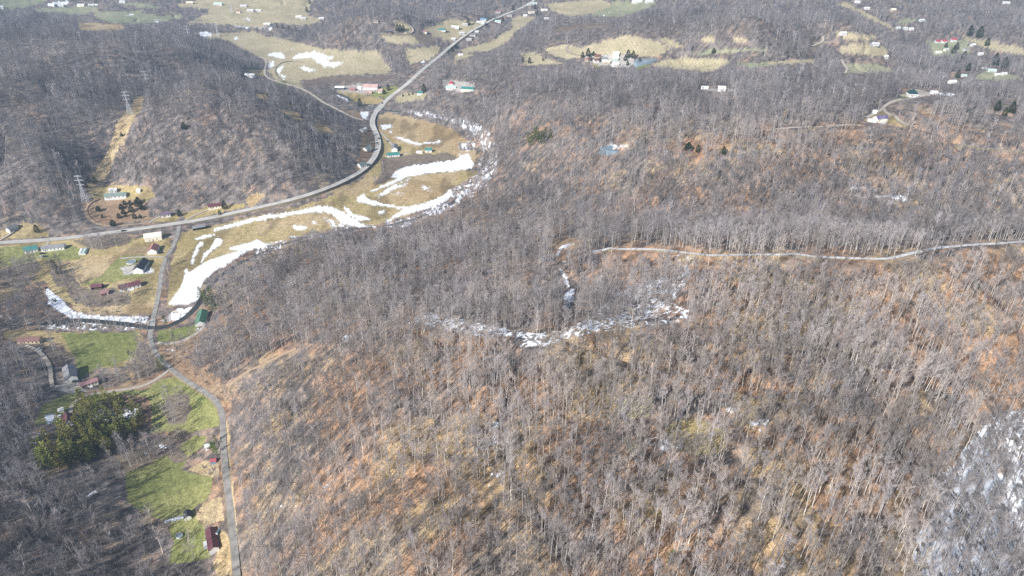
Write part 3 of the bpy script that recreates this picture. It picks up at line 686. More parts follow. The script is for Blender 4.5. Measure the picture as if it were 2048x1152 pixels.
def building(p0, p1, W, H, roof, wall, name, label, cat='house', pitch=.32, style='gable', wins=3, door=True, chimney=False, porch=None, over=.35, group=None):
    a, b = at1(*p0), at1(*p1); d = (b-a); L = max(3.0, math.hypot(d.x, d.y)); rz = math.atan2(d.y, d.x); c = (a+b)/2
    if max(p0[1], p1[1]) < 260 and abs(p0[0]-p1[0]) > abs(p0[1]-p1[1]):        # far off on a slope: take the length across the view, not down the hill
        c = at1((p0[0]+p1[0])/2, (p0[1]+p1[1])/2); L = max(3.5, abs(p0[0]-p1[0])*float(project(c.x, c.y, c.z)[2])/FPX); rz = R.uniform(-.25, .25); a = b = c
    z = float(np.median(hz(np.array([a.x, b.x, c.x]), np.array([a.y, b.y, c.y]))))
    e = empty(name, (c.x, c.y, z), rz); tag(e, label, cat, group); l, w = L/2, W/2; rh = W/2*pitch*2 if style != 'shed' else W*.15
    SUNLIT.append((c.x, c.y, max(l, w)))
    um, vm = (p0[0]+p1[0])/2, (p0[1]+p1[1])/2; ru = int(abs(p0[0]-p1[0])/2+W*.35/mpp(vm)+3); rv = int(abs(p0[1]-p1[1])/2+3); hp = int((H+rh)*.8/mpp(vm))
    ys_, xs_ = slice(max(0, int(vm)-rv-hp-V0), int(vm)+rv+2-V0), slice(max(0, int(um)-ru-U0), int(um)+ru-U0); clear[ys_, xs_] = True; dens[ys_, xs_] = 0; force[ys_, xs_] = False
    B = MB()
    if style == 'gable':
        B.box(-l, l, -w, w, -1.5, H); n = len(B.v)
        for sx in (-l, l): B.face([(sx, -w, H), (sx, w, H), (sx, 0, H+rh)] if sx > 0 else [(sx, w, H), (sx, -w, H), (sx, 0, H+rh)])
    elif style == 'open':
        for sx in np.linspace(-l+.2, l-.2, 4): B.box(sx-.12, sx+.12, -w, -w+.25, -.8, H-.02)
        B.box(-l, l, w-.2, w, -1.5, H-.02); B.box(-l, -l+.2, -w+.3, w-.2, -1.5, H-.02); B.box(l-.2, l, -w+.3, w-.2, -1.5, H-.02); B.box(-l, l, -w, w, H-.3, H-.03)
    else: B.box(-l, l, -w, w, -1.5, H-.02)
    wall_o = B.build('wall', wp(wall), e)
    T = MB(); o = over
    if style in ('gable', 'open'):
        s = rh/w; th = .16
        for sg in (-1, 1):
            pr_ = [(0, H+rh+.03), (sg*(w+o), H-s*o+.03), (sg*(w+o), H-s*o+.03+th), (0, H+rh+.03+th)]
            n = len(T.v); T.v += [(-l-o, y, q) for y, q in pr_]+[(l+o, y, q) for y, q in pr_]
            for i in range(4):
                j = (i+1) % 4; T.f.append((n+i, n+j, n+4+j, n+4+i)); T.m.append(0)
            T.f.append((n+3, n+2, n+1, n)); T.f.append((n+4, n+5, n+6, n+7)); T.m += [0, 0]
    elif style == 'hip':
        r0 = max(.5, l-w); V = [(-l-o,-w-o,H), (l+o,-w-o,H), (l+o,w+o,H), (-l-o,w+o,H)]; P = (-r0, 0, H+rh); Q = (r0, 0, H+rh)
        T.face([V[0], V[1], Q, P]); T.face([V[1], V[2], Q]); T.face([V[2], V[3], P, Q]); T.face([V[3], V[0], P]); T.face(V[::-1])
    elif style == 'round':
        k = 10; prof = [(w*1.06*math.cos(math.pi*i/k), H+w*.8*math.sin(math.pi*i/k)) for i in range(k+1)]
        n = len(T.v); T.v += [(-l-.1, y, q) for y, q in prof]+[(l+.1, y, q) for y, q in prof]
        for i in range(k): T.f.append((n+i, n+i+1, n+k+2+i, n+k+1+i)); T.m.append(0)
        T.f.append(tuple(n+k-i for i in range(k+1))); T.f.append(tuple(n+k+1+i for i in range(k+1))); T.m += [0, 0]
    else:
        T.box(-l-o, l+o, -w-o, w+o, H, H+.18)
    roof_o = T.build('roof', rp(roof), e)
    # which long side looks towards the valley viewer
    sg = -1 if math.cos(rz) >= 0 else 1
    if style == 'gable' or style == 'hip':
        for i in range(wins):
            x = -l+L*(i+.7)/(wins+.4); q = MB(); y = sg*(w+.03); q.box(x-.45, x+.45, y-.03, y+.03, 1.0, 2.1); q.build('window', M['glass'], e)
        if door:
            x = -l+L*.55/(wins+.4)*2.1; q = MB(); y = sg*(w+.035); q.box(x-.45, x+.45, y-.035, y+.035, .05, 2.05); q.build('door', rp('brown') if wall != 'brown' else M['trim'], e)
    if style == 'hall':
        for i in range(2):
            q = MB(); x = -l+L*(.3+.35*i); y = sg*(w+.04); q.box(x-1.3, x+1.3, y-.04, y+.04, 0, 2.9); q.build('door', rp('pale'), e)
    if chimney:
        q = MB(); q.box(l*.3, l*.3+.7, -.35, .35, H+.1, H+rh+.9); q.build('chimney', rp('rust'), roof_o)
    if porch:
        q = MB(); y0 = sg*(w+.05); y1 = sg*(w+2.4); y0, y1 = min(y0, y1), max(y0, y1); q.box(-l*.35, l*.3, y0, y1, -.8, .35); q.build('porch', rp(porch), e)
    return e
def h(s, W, H, roof, wall, label, name='house', cat='house', **k):
    q = pts('s:'+s); return building(tuple(q[0]), tuple(q[1]), W, H, roof, wall, name, label, cat, **k)
h('423,1064 430,1106', 5.2, 2.8, 'maroon', 'white', 'long white mobile home with maroon metal roof beside the narrow road', 'mobile_home', 'mobile home', porch='pale', wins=5)
h('376,1028 377,1040', 3.6, 2.4, 'dark', 'white', 'small white shed with a dark roof between two lawns', 'garden_shed', 'shed', wins=1)
h('412,898 421,894', 3.5, 2.4, 'pale', 'white', 'little white shed half hidden by evergreens at the roadside', 'garden_shed', 'shed', wins=1)
h('426,926 431,924', 3.0, 2.2, 'red', 'blue', 'tiny red-roofed blue shed just left of the narrow road', 'garden_shed', 'shed', wins=0)
h('138,838 140,852', 7, 2.7, 'maroon', 'white', 'white house with a half pink half maroon roof west of the pine grove', pitch=.42, chimney=True)
h('119,824 128,823', 3.0, 2.3, 'white', 'cream', 'small cream shed on the lawn above the maroon-roofed house', 'garden_shed', 'shed', wins=0, door=True)
h('140,742 144,763', 8, 3.4, 'grey', 'white', 'grey-roofed barn with a white gable at the green field corner', 'barn', 'barn', wins=1)
h('161,773 197,766', 4.8, 2.7, 'rose', 'cream', 'cream mobile home with a dusty rose roof beside the grey barn', 'mobile_home', 'mobile home', wins=5, porch='white')
h('40,684 84,684', 6, 2.8, 'brown', 'tan', 'long tan house with a brown roof at the top of the green field', wins=5)
h('408,630 401,652', 7.5, 3.2, 'green', 'pale', 'shed with a bright green metal roof under the tall pines', 'barn', 'barn', wins=1)
h('290,526 277,547', 9, 3.2, 'dark', 'white', 'white house with a charcoal roof beside the above-ground pool', wins=2, chimney=True)
h('291,480 325,475', 11, 4.2, 'cream', 'cream', 'big cream metal building at the road fork', 'metal_building', 'building', pitch=.22, wins=2)
h('311,497 305,509', 8.5, 3.4, 'rust', 'white', 'white barn with a rusty pink roof beside the side road', 'barn', 'barn', wins=1)
h('185,577 206,575', 5.5, 2.5, 'maroon', 'black', 'open carport with a dark maroon roof at the field edge', 'carport', 'carport', style='open')
h('240,581 282,570', 7, 3.0, 'maroon', 'white', 'long white house with a maroon roof by the side road', wins=5, porch='white')
h('203,590 218,586', 6, 2.6, 'rose', 'brown', 'low outbuilding with a faded pink roof behind the carport', 'outbuilding', 'shed', wins=1)
h('51,504 77,500', 8, 3.0, 'teal', 'white', 'white house with a bright teal roof below the highway', wins=4)
h('86,501 131,496', 6.5, 3.0, 'grey', 'white', 'very long white mobile home with a grey roof below the highway', 'mobile_home', 'mobile home', wins=6)
h('161,510 165,500', 3.2, 1.0, 'white', 'white', 'left one of two round-topped pale storage huts in the tan field', 'storage_hut', 'hut', style='round')
h('168,510 173,499', 3.2, 1.0, 'palegreen', 'white', 'right one of two round-topped pale storage huts in the tan field', 'storage_hut', 'hut', style='round')
h('17,465 33,454', 5, 3.0, 'grey', 'white', 'pale house at the left edge above the highway', wins=3)
h('211,396 254,391', 7.5, 2.8, 'greygreen', 'white', 'long white house with grey-green roof in the clearing by the tower', wins=5)
h('220,384 235,383', 5, 2.6, 'white', 'white', 'white trailer shed just behind the grey-green roofed house', 'garden_shed', 'shed', wins=1)
h('275,384 282,383', 3.5, 2.3, 'white', 'white', 'small white shed right of the grey-green roofed house', 'garden_shed', 'shed', wins=0)
h('324,433 342,431', 6.5, 2.8, 'plum', 'white', 'little white house with a purplish roof above the highway', wins=3)
h('418,418 443,412', 6.5, 2.8, 'maroon', 'cream', 'cream house with a maroon roof beside a dark evergreen above the highway', wins=4)
h('386,460 411,456', 5.5, 2.8, 'grey', 'black', 'dark open-fronted run-in shed on the bottom land below the highway', 'run_in_shed', 'shed', style='open')
h('790,296 789,304', 8, 4.0, 'grey', 'white', 'white house with its gable to the viewer behind the teal-roofed barn', wins=1)
h('774,313 799,311', 7, 2.8, 'teal', 'white', 'long low barn with a teal roof on the river flat', 'barn', 'barn', wins=3)
h('833,306 845,306', 3.2, 2.6, 'white', 'white', 'white camper trailer between the two teal roofs', 'camper_trailer', 'trailer', style='shed', wins=0, over=.02)
h('851,303 864,303', 7, 3.0, 'teal', 'white', 'small white house with a teal roof at the east of the river flat', wins=2)
h('718,334 731,333', 7.5, 3.6, 'slate', 'white', 'white house with a slate roof at the wood edge inside the highway bend', wins=2)
h('729,301 740,299', 6.5, 3.2, 'greygreen', 'white', 'pale house half hidden by the wood west of the highway', wins=2)
h('722,263 732,262', 5.5, 3, 'pale', 'white', 'small pale house under trees by the road junction', wins=1)
h('727,178 757,177', 12, 4.0, 'pink', 'white', 'long white barn with a pale pink roof at the valley farm', 'barn', 'barn', wins=4)
h('700,181 712,180', 6, 2.8, 'rose', 'rust', 'small red outbuilding left of the pink-roofed barn', 'outbuilding', 'shed', wins=1)
h('757,185 766,184', 7, 3, 'pink', 'cream', 'pink-roofed farmhouse right in front of the long barn', wins=2)
h('716,178 724,178', 5, 3.2, 'white', 'white', 'white shed between the red outbuilding and the long barn', 'outbuilding', 'shed', wins=0)
h('732,188 744,187', 6, 2.6, 'pink', 'tan', 'low tan farmhouse in front of the pink-roofed barn', wins=3)
h('671,180 690,177', 7, 3.2, 'white', 'black', 'open black-fronted machine shed at the end of the farm lane', 'machine_shed', 'shed', style='open')
h('897,170 908,171', 8, 3.4, 'red', 'white', 'white hillside house with a bright red roof right of the highway', style='hip', pitch=.4, wins=4)
h('892,177 912,178', 5, 2.6, 'palegreen', 'white', 'pale garage wing in front of the red-roofed house', 'garage', 'garage', wins=2)
h('923,180 949,183', 8, 3.6, 'teal', 'cream', 'cream barn with a teal roof right of the red-roofed house', 'barn', 'barn', wins=3)
h('835,189 846,188', 6, 2.8, 'teal', 'white', 'small teal-roofed shed beside a tall dark evergreen', 'garden_shed', 'shed', wins=1)
h('491,154 512,156', 9, 4, 'pale', 'white', 'white farmhouse at the foot of the wooded hill by the bend', wins=3)
# hilltop farm
h('1226,113 1238,111', 9, 4, 'cream', 'white', 'pale barn highest up at the hilltop farm', 'barn', 'barn', wins=1)
h('1226,121 1236,120', 8, 3, 'white', 'palegreen', 'pale green farm shed in the middle of the hilltop farm', 'outbuilding', 'shed', wins=1)
h('1224,132 1237,132', 8, 3.5, 'white', 'white', 'white farm building lowest at the hilltop farm', 'outbuilding', 'building', wins=2)
h('1207,127 1220,127', 8, 3.2, 'cream', 'tan', 'cream-roofed shed left of the lowest farm building', 'outbuilding', 'shed', wins=2)
h('1203,122 1214,121', 8, 3.2, 'grey', 'white', 'grey-roofed farmhouse at the hilltop farm', wins=2)
h('1189,117 1201,115', 8, 3.2, 'brown', 'tan', 'brown-roofed farm shed behind the evergreens at the hilltop farm', 'outbuilding', 'shed', wins=1)
h('1187,123 1199,123', 6, 2.8, 'brown', 'white', 'low house with a brown roof left at the hilltop farm', wins=3)
h('1170,121 1182,122', 6, 2.8, 'rose', 'tan', 'reddish shed leftmost at the hilltop farm', 'outbuilding', 'shed', wins=1)
# ridge houses on the right
h('1815,192 1832,191', 11, 3.6, 'hipdark', 'white', 'house with a very dark teal hipped roof on the gravel ridge top', style='hip', pitch=.42, wins=3)
h('1748,240 1772,243', 8, 3.2, 'purple', 'cream', 'house with a purple roof at the end of the ridge road', wins=3)
h('1735,243 1752,244', 4, 2.8, 'white', 'white', 'long white trailer in front of the purple-roofed house', 'camper_trailer', 'trailer', style='shed', wins=0, over=.02)
h('1760,247 1770,246', 5, 2.8, 'cream', 'white', 'white shed right below the purple-roofed house', 'garden_shed', 'shed', wins=0)
h('1745,228 1752,226', 4, 2.5, 'white', 'white', 'small white shed above the purple-roofed house', 'garden_shed', 'shed', wins=0)
h('1436,181 1450,181', 7, 3.2, 'white', 'white', 'white house alone in the grey wood below the pastures', wins=2)
h('1402,178 1416,178', 3.5, 2.6, 'pale', 'white', 'pale trailer left of the white house in the grey wood', 'mobile_home', 'mobile home', wins=0)
h('1861,189 1873,188', 6, 2.6, 'pale', 'white', 'pale low building in the wood right of the dark-roofed house', 'outbuilding', 'shed', wins=1)
h('1897,167 1911,166', 7, 2.8, 'white', 'white', 'white building at the field edge below the river hamlet', 'outbuilding', 'building', wins=1)
for s, W, H, roof, wall, lb in (
 ('1870,86 1882,84', 10, 4, 'red', 'white', 'far white house with a red roof, left of three red roofs'), ('1883,86 1892,84', 10, 4, 'red', 'white', 'far white house with a red roof, middle of three red roofs'), ('1901,83 1911,81', 11, 4.5, 'red', 'white', 'far white house with a red roof, right of three red roofs'),
 ('1838,43 1848,42', 9, 3.5, 'white', 'white', 'white house in the far wood above the red roofs'), ('1792,58 1800,57', 8, 3, 'white', 'white', 'white house left in a row of three by the far cleared strip'), ('1806,59 1814,58', 8, 3, 'pale', 'white', 'pale house middle in the row by the far cleared strip'), ('1818,60 1826,59', 8, 3, 'white', 'white', 'white house right in the row by the far cleared strip'),
 ('1870,107 1882,106', 8, 3, 'cream', 'white', 'cream-roofed house below the far red roofs'), ('1888,101 1897,101', 8, 3, 'pale', 'cream', 'pale house between evergreens below the red roofs'), ('1941,92 1950,91', 8, 3, 'white', 'white', 'white house at the far hamlet near the round evergreen'), ('1927,100 1936,100', 8, 3, 'grey', 'white', 'grey-roofed house in the far hamlet'), ('1956,110 1965,109', 8, 3, 'pale', 'white', 'pale-roofed house below the far field edge'),
 ('1975,144 1990,143', 9, 3.5, 'palegreen', 'white', 'long pale house among dark evergreens at the far right'), ('1988,152 2000,151', 8, 3, 'white', 'white', 'white house lowest at the far right hamlet'), ('2002,150 2012,149', 7, 3, 'pale', 'white', 'pale shed rightmost in the far right hamlet'), ('1922,154 1932,153', 7, 3, 'palegreen', 'white', 'pale house on the lane into the far hamlet'), ('1964,138 1972,137', 7, 3, 'grey', 'white', 'grey-roofed house behind the long pale one at the far right'),
 ('1728,19 1738,18', 9, 3.5, 'white', 'white', 'white house by a far evergreen along the cleared strip'), ('1709,6 1720,5', 9, 3.5, 'pale', 'white', 'pale house near the top edge right of the middle'), ('1781,22 1791,21', 9, 3.5, 'cream', 'tan', 'tan house on the far wooded rise right of the cleared strip'), ('1679,69 1692,68', 8, 3, 'white', 'white', 'white house on the far upper meadow beyond the grey ridge'), ('1743,90 1757,90', 8, 3, 'white', 'pale', 'low pale sheds at the back of the far ploughed field'), ('1768,115 1775,115', 7, 3, 'white', 'white', 'white hut at the corner of the far ploughed field'), ('2005,8 2018,7', 9, 3.5, 'white', 'white', 'white house near the top right corner'),
 ('98,13 112,12', 11, 5, 'pale', 'white', 'white farm hall at the top left field'), ('115,14 128,13', 9, 4, 'white', 'white', 'white farm shed right of the hall at the top left'), ('156,13 170,12', 10, 4, 'white', 'cream', 'cream barn along the far top left lane'), ('178,12 188,11', 8, 3, 'pale', 'white', 'pale house on the far top left lane'), ('190,12 197,11', 6, 3, 'white', 'white', 'small white shed at the end of the far top left lane'), ('0,17 8,16', 9, 4, 'white', 'white', 'white barn at the very left of the top edge'),
 ('374,8 386,7', 9, 4, 'cream', 'tan', 'tan farmhouse under dark trees at the top'), ('428,10 446,9', 10, 4, 'palegreen', 'white', 'long pale green roofed barn near the top'), ('481,14 494,13', 9, 3.5, 'white', 'white', 'white farmhouse on the pale far pasture'), ('495,23 508,22', 9, 3.5, 'pale', 'white', 'pale shed on the far pasture slope'), ('474,26 482,25', 8, 4, 'rust', 'cream', 'little rust-roofed barn on the far pasture'), ('240,6 252,5', 9, 4, 'pale', 'white', 'white house among dark trees at the top left'),
 ('592,36 603,35', 9, 3.5, 'white', 'white', 'white house left on the far hill pasture by the wood'), ('603,39 612,38', 8, 3.5, 'pale', 'white', 'pale house right on the far hill pasture by the wood'), ('638,39 648,38', 8, 3.5, 'white', 'white', 'white shed where the far pasture meets the wood'), ('528,50 540,49', 8, 3, 'white', 'white', 'white trailer below the far hill pasture'), ('512,23 524,22', 8, 3, 'white', 'white', 'white house on the left of the far hill pasture'),
 ('903,56 919,56', 9, 3.2, 'white', 'white', 'long white house along the highway before the village'), ('877,62 892,61', 9, 3.2, 'teal', 'white', 'teal-roofed house along the highway'), ('953,47 970,46', 9, 3.2, 'white', 'white', 'long white roadside house beside the big evergreen'), ('961,41 973,40', 8, 3.5, 'blue', 'white', 'bluish house above the long roadside house'), ('918,68 929,67', 8, 3, 'white', 'white', 'white house at a bend left of the highway'), ('903,80 911,79', 7, 3, 'white', 'white', 'white round-ended shed left of the highway'), ('940,72 951,71', 7, 3, 'grey', 'white', 'grey-roofed house right below the highway'), ('933,82 943,79', 6, 3, 'pale', 'white', 'pale trailer right below the highway'), ('950,66 957,64', 6, 3, 'white', 'white', 'white hut right beside the highway'),
 ('990,46 1002,44', 9, 3.5, 'palegreen', 'white', 'pale house right of the highway near the village'), ('1015,33 1024,32', 8, 4, 'grey', 'white', 'white gabled house at the village end of the highway'), ('1047,33 1055,32', 7, 3, 'white', 'white', 'small white shed below the village street'), ('1056,27 1069,26', 8, 4, 'tan', 'white', 'long tan-roofed house on the village street'), ('991,26 1001,25', 8, 3.5, 'rose', 'white', 'pinkish house left of the village street'), ('1054,11 1063,10', 8, 3.5, 'white', 'white', 'white house up the village street'), ('1065,9 1074,8', 8, 3.5, 'palegreen', 'white', 'pale green house at the top of the village street'), ('1082,22 1095,21', 8, 3.5, 'white', 'cream', 'cream house at the edge of the far tan field'), ('1088,39 1097,38', 7, 3, 'pale', 'white', 'pale hut below the far tan field'), ('917,112 926,111', 6, 3, 'white', 'white', 'white hut at the near end of the valley meadow'), ('925,51 935,50', 7, 3, 'pale', 'white', 'pale house left under the big evergreen'),
 ('1264,6 1284,5', 11, 4.5, 'white', 'white', 'long white hall at the top edge beyond the grey-green field'), ('1290,6 1306,5', 10, 4.5, 'white', 'pale', 'second white hall right at the top edge beyond the grey-green field'),
 ('846,66 854,65', 7, 3, 'rose', 'cream', 'small pinkish house at the meadow right of the gravel loop'), ('773,67 785,66', 6, 3, 'dark', 'brown', 'dark barn in the bare wood by the gravel loop'), ('748,45 757,44', 7, 3, 'grey', 'tan', 'grey-roofed cabin in the hill wood above the gravel loop')):
    h(s, W*.75, H*.75, 'pale' if roof == 'white' and R.random() < .5 else roof, 'pale' if wall == 'white' and R.random() < .6 else wall, lb, 'house' if 'house' in lb else ('barn' if 'barn' in lb else ('mobile_home' if 'trailer' in lb else 'outbuilding')), 'house' if 'house' in lb else ('barn' if 'barn' in lb else 'shed'), wins=2)

# round above-ground pools
def pool(u, v, r, label):
    p = at1(u, v); e = empty('swimming_pool', p); tag(e, label, 'pool'); k = 28; W = MB(); n = 0
    for (ra, rb, za, zb) in ((r, r, -.8, 1.15), (r, r-.18, 1.15, 1.15), (r-.18, r-.18, 1.15, .7)):
        n = len(W.v)
        for i in range(k):
            t = 2*math.pi*i/k; W.v += [(ra*math.cos(t), ra*math.sin(t), za), (rb*math.cos(t), rb*math.sin(t), zb)]
        for i in range(k):
            j = (i+1) % k; W.f.append((n+2*i, n+2*j, n+2*j+1, n+2*i+1)); W.m.append(0)
    W.build('wall', rp('pale'), e, True)
    c = MB(); c.face([((r-.16)*math.cos(2*math.pi*i/k), (r-.16)*math.sin(2*math.pi*i/k), .95) for i in range(k)]); c.build('cover', paint('pool_cover', (.22,.27,.29), .3), e)
    l = MB()
    for s in (-.25, .25): l.tube((r+.35, s, -.3), (r+.02, s, 1.7), .04, .04, 5)
    for q in range(4): l.tube((r+.3-.07*q, -.25, .15+.4*q), (r+.3-.07*q, .25, .15+.4*q), .03, .03, 5)
    l.build('ladder', M['trim'], e)
pool(359, 1073, 1.9, 'small round above-ground pool with a pale cover on the lower lawn')
pool(263, 525, 4.2, 'large round above-ground pool beside the charcoal-roofed house')

# ------------------------------------------------------------------ vehicles
TYRE = mat('tyre_rubber', (.02,.02,.02), .9); RIM = mat('wheel_rim', (.4,.4,.42), .3, .05, 1, .5, .8)
def car(u, v, rz, colour, label, pickup=False, z=None):
    p = at1(u, v); e = empty('parked_car' if z is None else 'car', p, rz); tag(e, label, 'car')
    if z is not None: e.location.z = z
    pa = paint('car_'+colour, RC[colour], .3)
    B = MB(); B.prism([(-2.3,.35),(2.3,.35),(2.32,.75),(2.1,.92),(1.1,1.0),(-2.2,1.0),(-2.32,.8)], -.88, .88); B.build('body', pa, e)
    G = MB(); G.prism([(.95,1.0),(.35,1.48),(-.5 if pickup else -1.5,1.5),(-.7 if pickup else -2.0,1.0)], -.78, .78); cb = G.build('cabin', M['glass'], e)
    T = MB(); T.box(-.45 if pickup else -1.45, .3, -.74, .74, 1.505, 1.54); T.build('roof', pa, cb)
    for sx in (-1.4, 1.4):
        for sy in (-.8, .8):
            w = MB(); w.tube((sx, sy-.11, .34), (sx, sy+.11, .34), .34, .34, 12, 0, True); wo = w.build('wheel', TYRE, e)
            m = MB(); s = 1 if sy > 0 else -1; m.tube((sx, sy+s*.112, .34), (sx, sy+s*.125, .34), .2, .2, 10, 0, True); m.build('rim', RIM, wo)
    for sy in (-.6, .6):
        l = MB(); l.box(2.3, 2.345, sy-.18, sy+.18, .62, .76); l.build('headlight', M['trim'], e)
def on_line(line, u, v, off):
    p = at1(u, v); X, Y, Z, nx, ny = line; i = int(np.argmin((X-p.x)**2+(Y-p.y)**2)); i = min(max(i, 1), len(X)-2)
    return i, math.atan2(Y[i+1]-Y[i-1], X[i+1]-X[i-1])
def road_car(u, v, off, colour, label, flip=False):
    i, a = on_line(HIGH, u, v, off); X, Y, Z, nx, ny = HIGH
    car(u, v, a+(math.pi if flip else 0), colour, label, z=float(Z[i])+.03)
    o = [q for q in COL.objects if q.get('label') == label][0]; o.location.x = X[i]+nx[i]*off; o.location.y = Y[i]+ny[i]*off
road_car(254, 458, -1.8, 'black', 'black car driving on the highway above the cream metal building')
road_car(769, 208, 1.8, 'black', 'dark car crossing the highway bridge')
road_car(754, 278, -1.8, 'dark', 'dark car on the highway, first of two in the bend', True)
road_car(757, 288, 1.8, 'dark', 'dark car on the highway, second of two in the bend')
car(85, 508, .2, 'black', 'black car parked behind the long grey-roofed mobile home'); car(83, 514, .3, 'white', 'white car parked left in the yard behind the grey-roofed mobile home'); car(90, 514, .1, 'dark', 'dark car parked right in the yard behind the grey-roofed mobile home')
car(151, 764, .2, 'dark', 'dark car parked in front of the grey barn'); car(157, 788, .1, 'slate', 'dark pickup truck on the gravel beside the rose-roofed mobile home', True)
car(190, 391, .4, 'slate', 'grey car parked left of the grey-green roofed house'); car(214, 389, .1, 'white', 'white car parked behind the grey-green roofed house')
car(322, 507, .5, 'dark', 'dark car parked between the rusty barn and the side road'); car(123, 834, .15, 'white', 'white van parked left of the maroon-roofed house'); car(80, 700, -.5, 'white', 'white car parked on the snowy drive below the brown-roofed house')
car(398, 660, .5, 'white', 'white car parked in front of the green-roofed shed'); car(437, 1066, 1.4, 'slate', 'grey car parked beside the maroon-roofed mobile home'); car(812, 308, .1, 'white', 'white car between the teal barn and the camper'); car(776, 283, .8, 'slate', 'grey car parked halfway along the flat driveway')

# ------------------------------------------------------------------ lattice towers and their wires
STEEL = mat('galvanised_steel', (.62,.64,.66), .45, .06, .8, .5, .2)
TW = [(172,404,31,'lattice tower nearest the highway at the foot of the cut'), (261,229,29,'lattice tower standing on the bare cut of the left hill'), (299,186,31,'lattice tower rising out of the trees on the left hill'), (381,91,36,'lattice tower beside dark trees below the far pasture'), (436,72,27,'lattice tower on the pale pasture by the snow patch'), (464,26,24,'far lattice tower near the top on the pale pasture')]
TP = [at1(u, v) for u, v, H, l in TW]
arms_at = []
for i, (u, v, H, lb) in enumerate(TW):
    p = TP[i]; q = TP[min(i+1, len(TP)-1)]-TP[max(i-1, 0)]; rz = math.atan2(q.y, q.x)
    e = empty('lattice_tower', p, rz); tag(e, lb, 'pylon'); b, tp = 3.0, .55; zt = H*.62
    cr = lambda z: b+(tp-b)*min(1, z/zt)
    for sx in (-1, 1):
        for sy in (-1, 1):
            L = MB(); L.tube((sx*b, sy*b, -1), (sx*tp, sy*tp, zt), .17, .14, 4); L.tube((sx*tp, sy*tp, zt), (sx*.3, sy*.3, H), .13, .10, 4); L.build('leg', STEEL, e)
    X = MB(); n = 7
    for k in range(n):
        z0, z1 = zt*k/n, zt*(k+1)/n; a0, a1 = cr(z0), cr(z1)
        for (sx, sy, tx, ty) in ((-1,-1,1,-1), (1,-1,1,1), (1,1,-1,1), (-1,1,-1,-1)):
            X.tube((sx*a0, sy*a0, z0), (tx*a1, ty*a1, z1), .07, .07, 3); X.tube((tx*a0, ty*a0, z0), (sx*a1, sy*a1, z1), .07, .07, 3); X.tube((sx*a1, sy*a1, z1), (tx*a1, ty*a1, z1), .06, .06, 3)
    X.build('bracing', STEEL, e)
    for k, (z, w) in enumerate(((H*.64, 4.2), (H*.80, 5.2), (H*.95, 4.0))):
        A = MB()
        for s in (-1, 1):
            for d in (-.5, .5): A.tube((d, 0, z), (0, s*w, z+.2), .12, .09, 4); A.tube((d, 0, z+1.3), (0, s*w, z+.25), .07, .06, 3)
        A.build('cross_arm', STEEL, e)
WIRE = mat('power_wire', (.35,.36,.38), .5)
for i in range(len(TW)-1):
    for s, k in ((-1, .80), (1, .80)):
        def tip(j):
            q = TP[min(j+1, len(TP)-1)]-TP[max(j-1, 0)]; a = math.atan2(q.y, q.x); return TP[j]+Vector((-math.sin(a)*5.2*s, math.cos(a)*5.2*s, TW[j][2]*k))
        a, b = tip(i), tip(i+1); B = MB(); sag = (b-a).length*.025; pv = a
        for t in range(1, 15):
            f = t/14; c = a.lerp(b, f); c.z -= sag*4*f*(1-f); B.tube(pv, c, .022, .022, 3); pv = c
        o = B.build('power_wire', WIRE); tag(o, 'thin power wire strung between the lattice towers', 'wire', 'wires between the lattice towers')

# ------------------------------------------------------------------ bridges, poles, small things
def bridge(name, line, u, v, L, w, label, rail):
    i, a = on_line(line, u, v, 0); X, Y, Z, nx, ny = line; e = empty(name, (X[i], Y[i], Z[i]), a); tag(e, label, 'bridge')
    d = MB(); d.box(-L/2, L/2, -w/2, w/2, -.9, .0-.03); d.build('deck', M['concrete'], e)
    for s in (-1, 1):
        r = MB(); y = s*(w/2-.15); r.box(-L/2, L/2, y-.07, y+.07, .55, .85)
        for k in range(int(L/3)+1): r.box(-L/2+k*3, -L/2+k*3+.15, y-.06, y+.06, -.03, .55)
        r.build('guard_rail', M[rail], e)
    for s in (-.3, .3):
        q = MB(); q.box(L*s-.6, L*s+.6, -w/2+.5, w/2-.5, -7, -.9); q.build('pier', M['concrete'], e)
bridge('road_bridge', HIGH, 763, 213, 46, 11.2, 'highway bridge over the river with low guard rails', 'concrete')
bridge('road_bridge', LANE, 305, 655, 22, 5.6, 'narrow concrete bridge carrying the side road over the creek', 'concrete')
WOOD = mat('weathered_pole', (.33,.28,.23), .9)
def pole(u, v, H, label, rz=0.0):
    p = at1(u, v); e = empty('utility_pole', p, rz); tag(e, label, 'pole'); b = MB(); b.tube((0,0,-1), (0,0,H), .17, .11, 6, 0, True); b.build('post', WOOD, e)
    c = MB(); c.box(-1.2, 1.2, -.06, .06, H-.9, H-.75); c.build('cross_arm', WOOD, e)
for u, v, H, lb in ((450,812,9,'utility pole at the bend of the narrow road'), (386,918,9,'pale utility pole on the upper lawn beside the bare bushes'), (375,1046,8,'utility pole between the dark-roofed shed and the mobile home'), (346,475,9,'utility pole at the road fork'), (97,470,10,'utility pole on the highway verge by the lawn'), (470,1075,9,'utility pole right of the narrow road at the bottom'), (356,745,9,'utility pole beside the narrow road above the drive'), (775,186,9,'utility pole at the highway by the farm lawn')):
    pole(u, v, H, lb, R.uniform(-.6, .6))
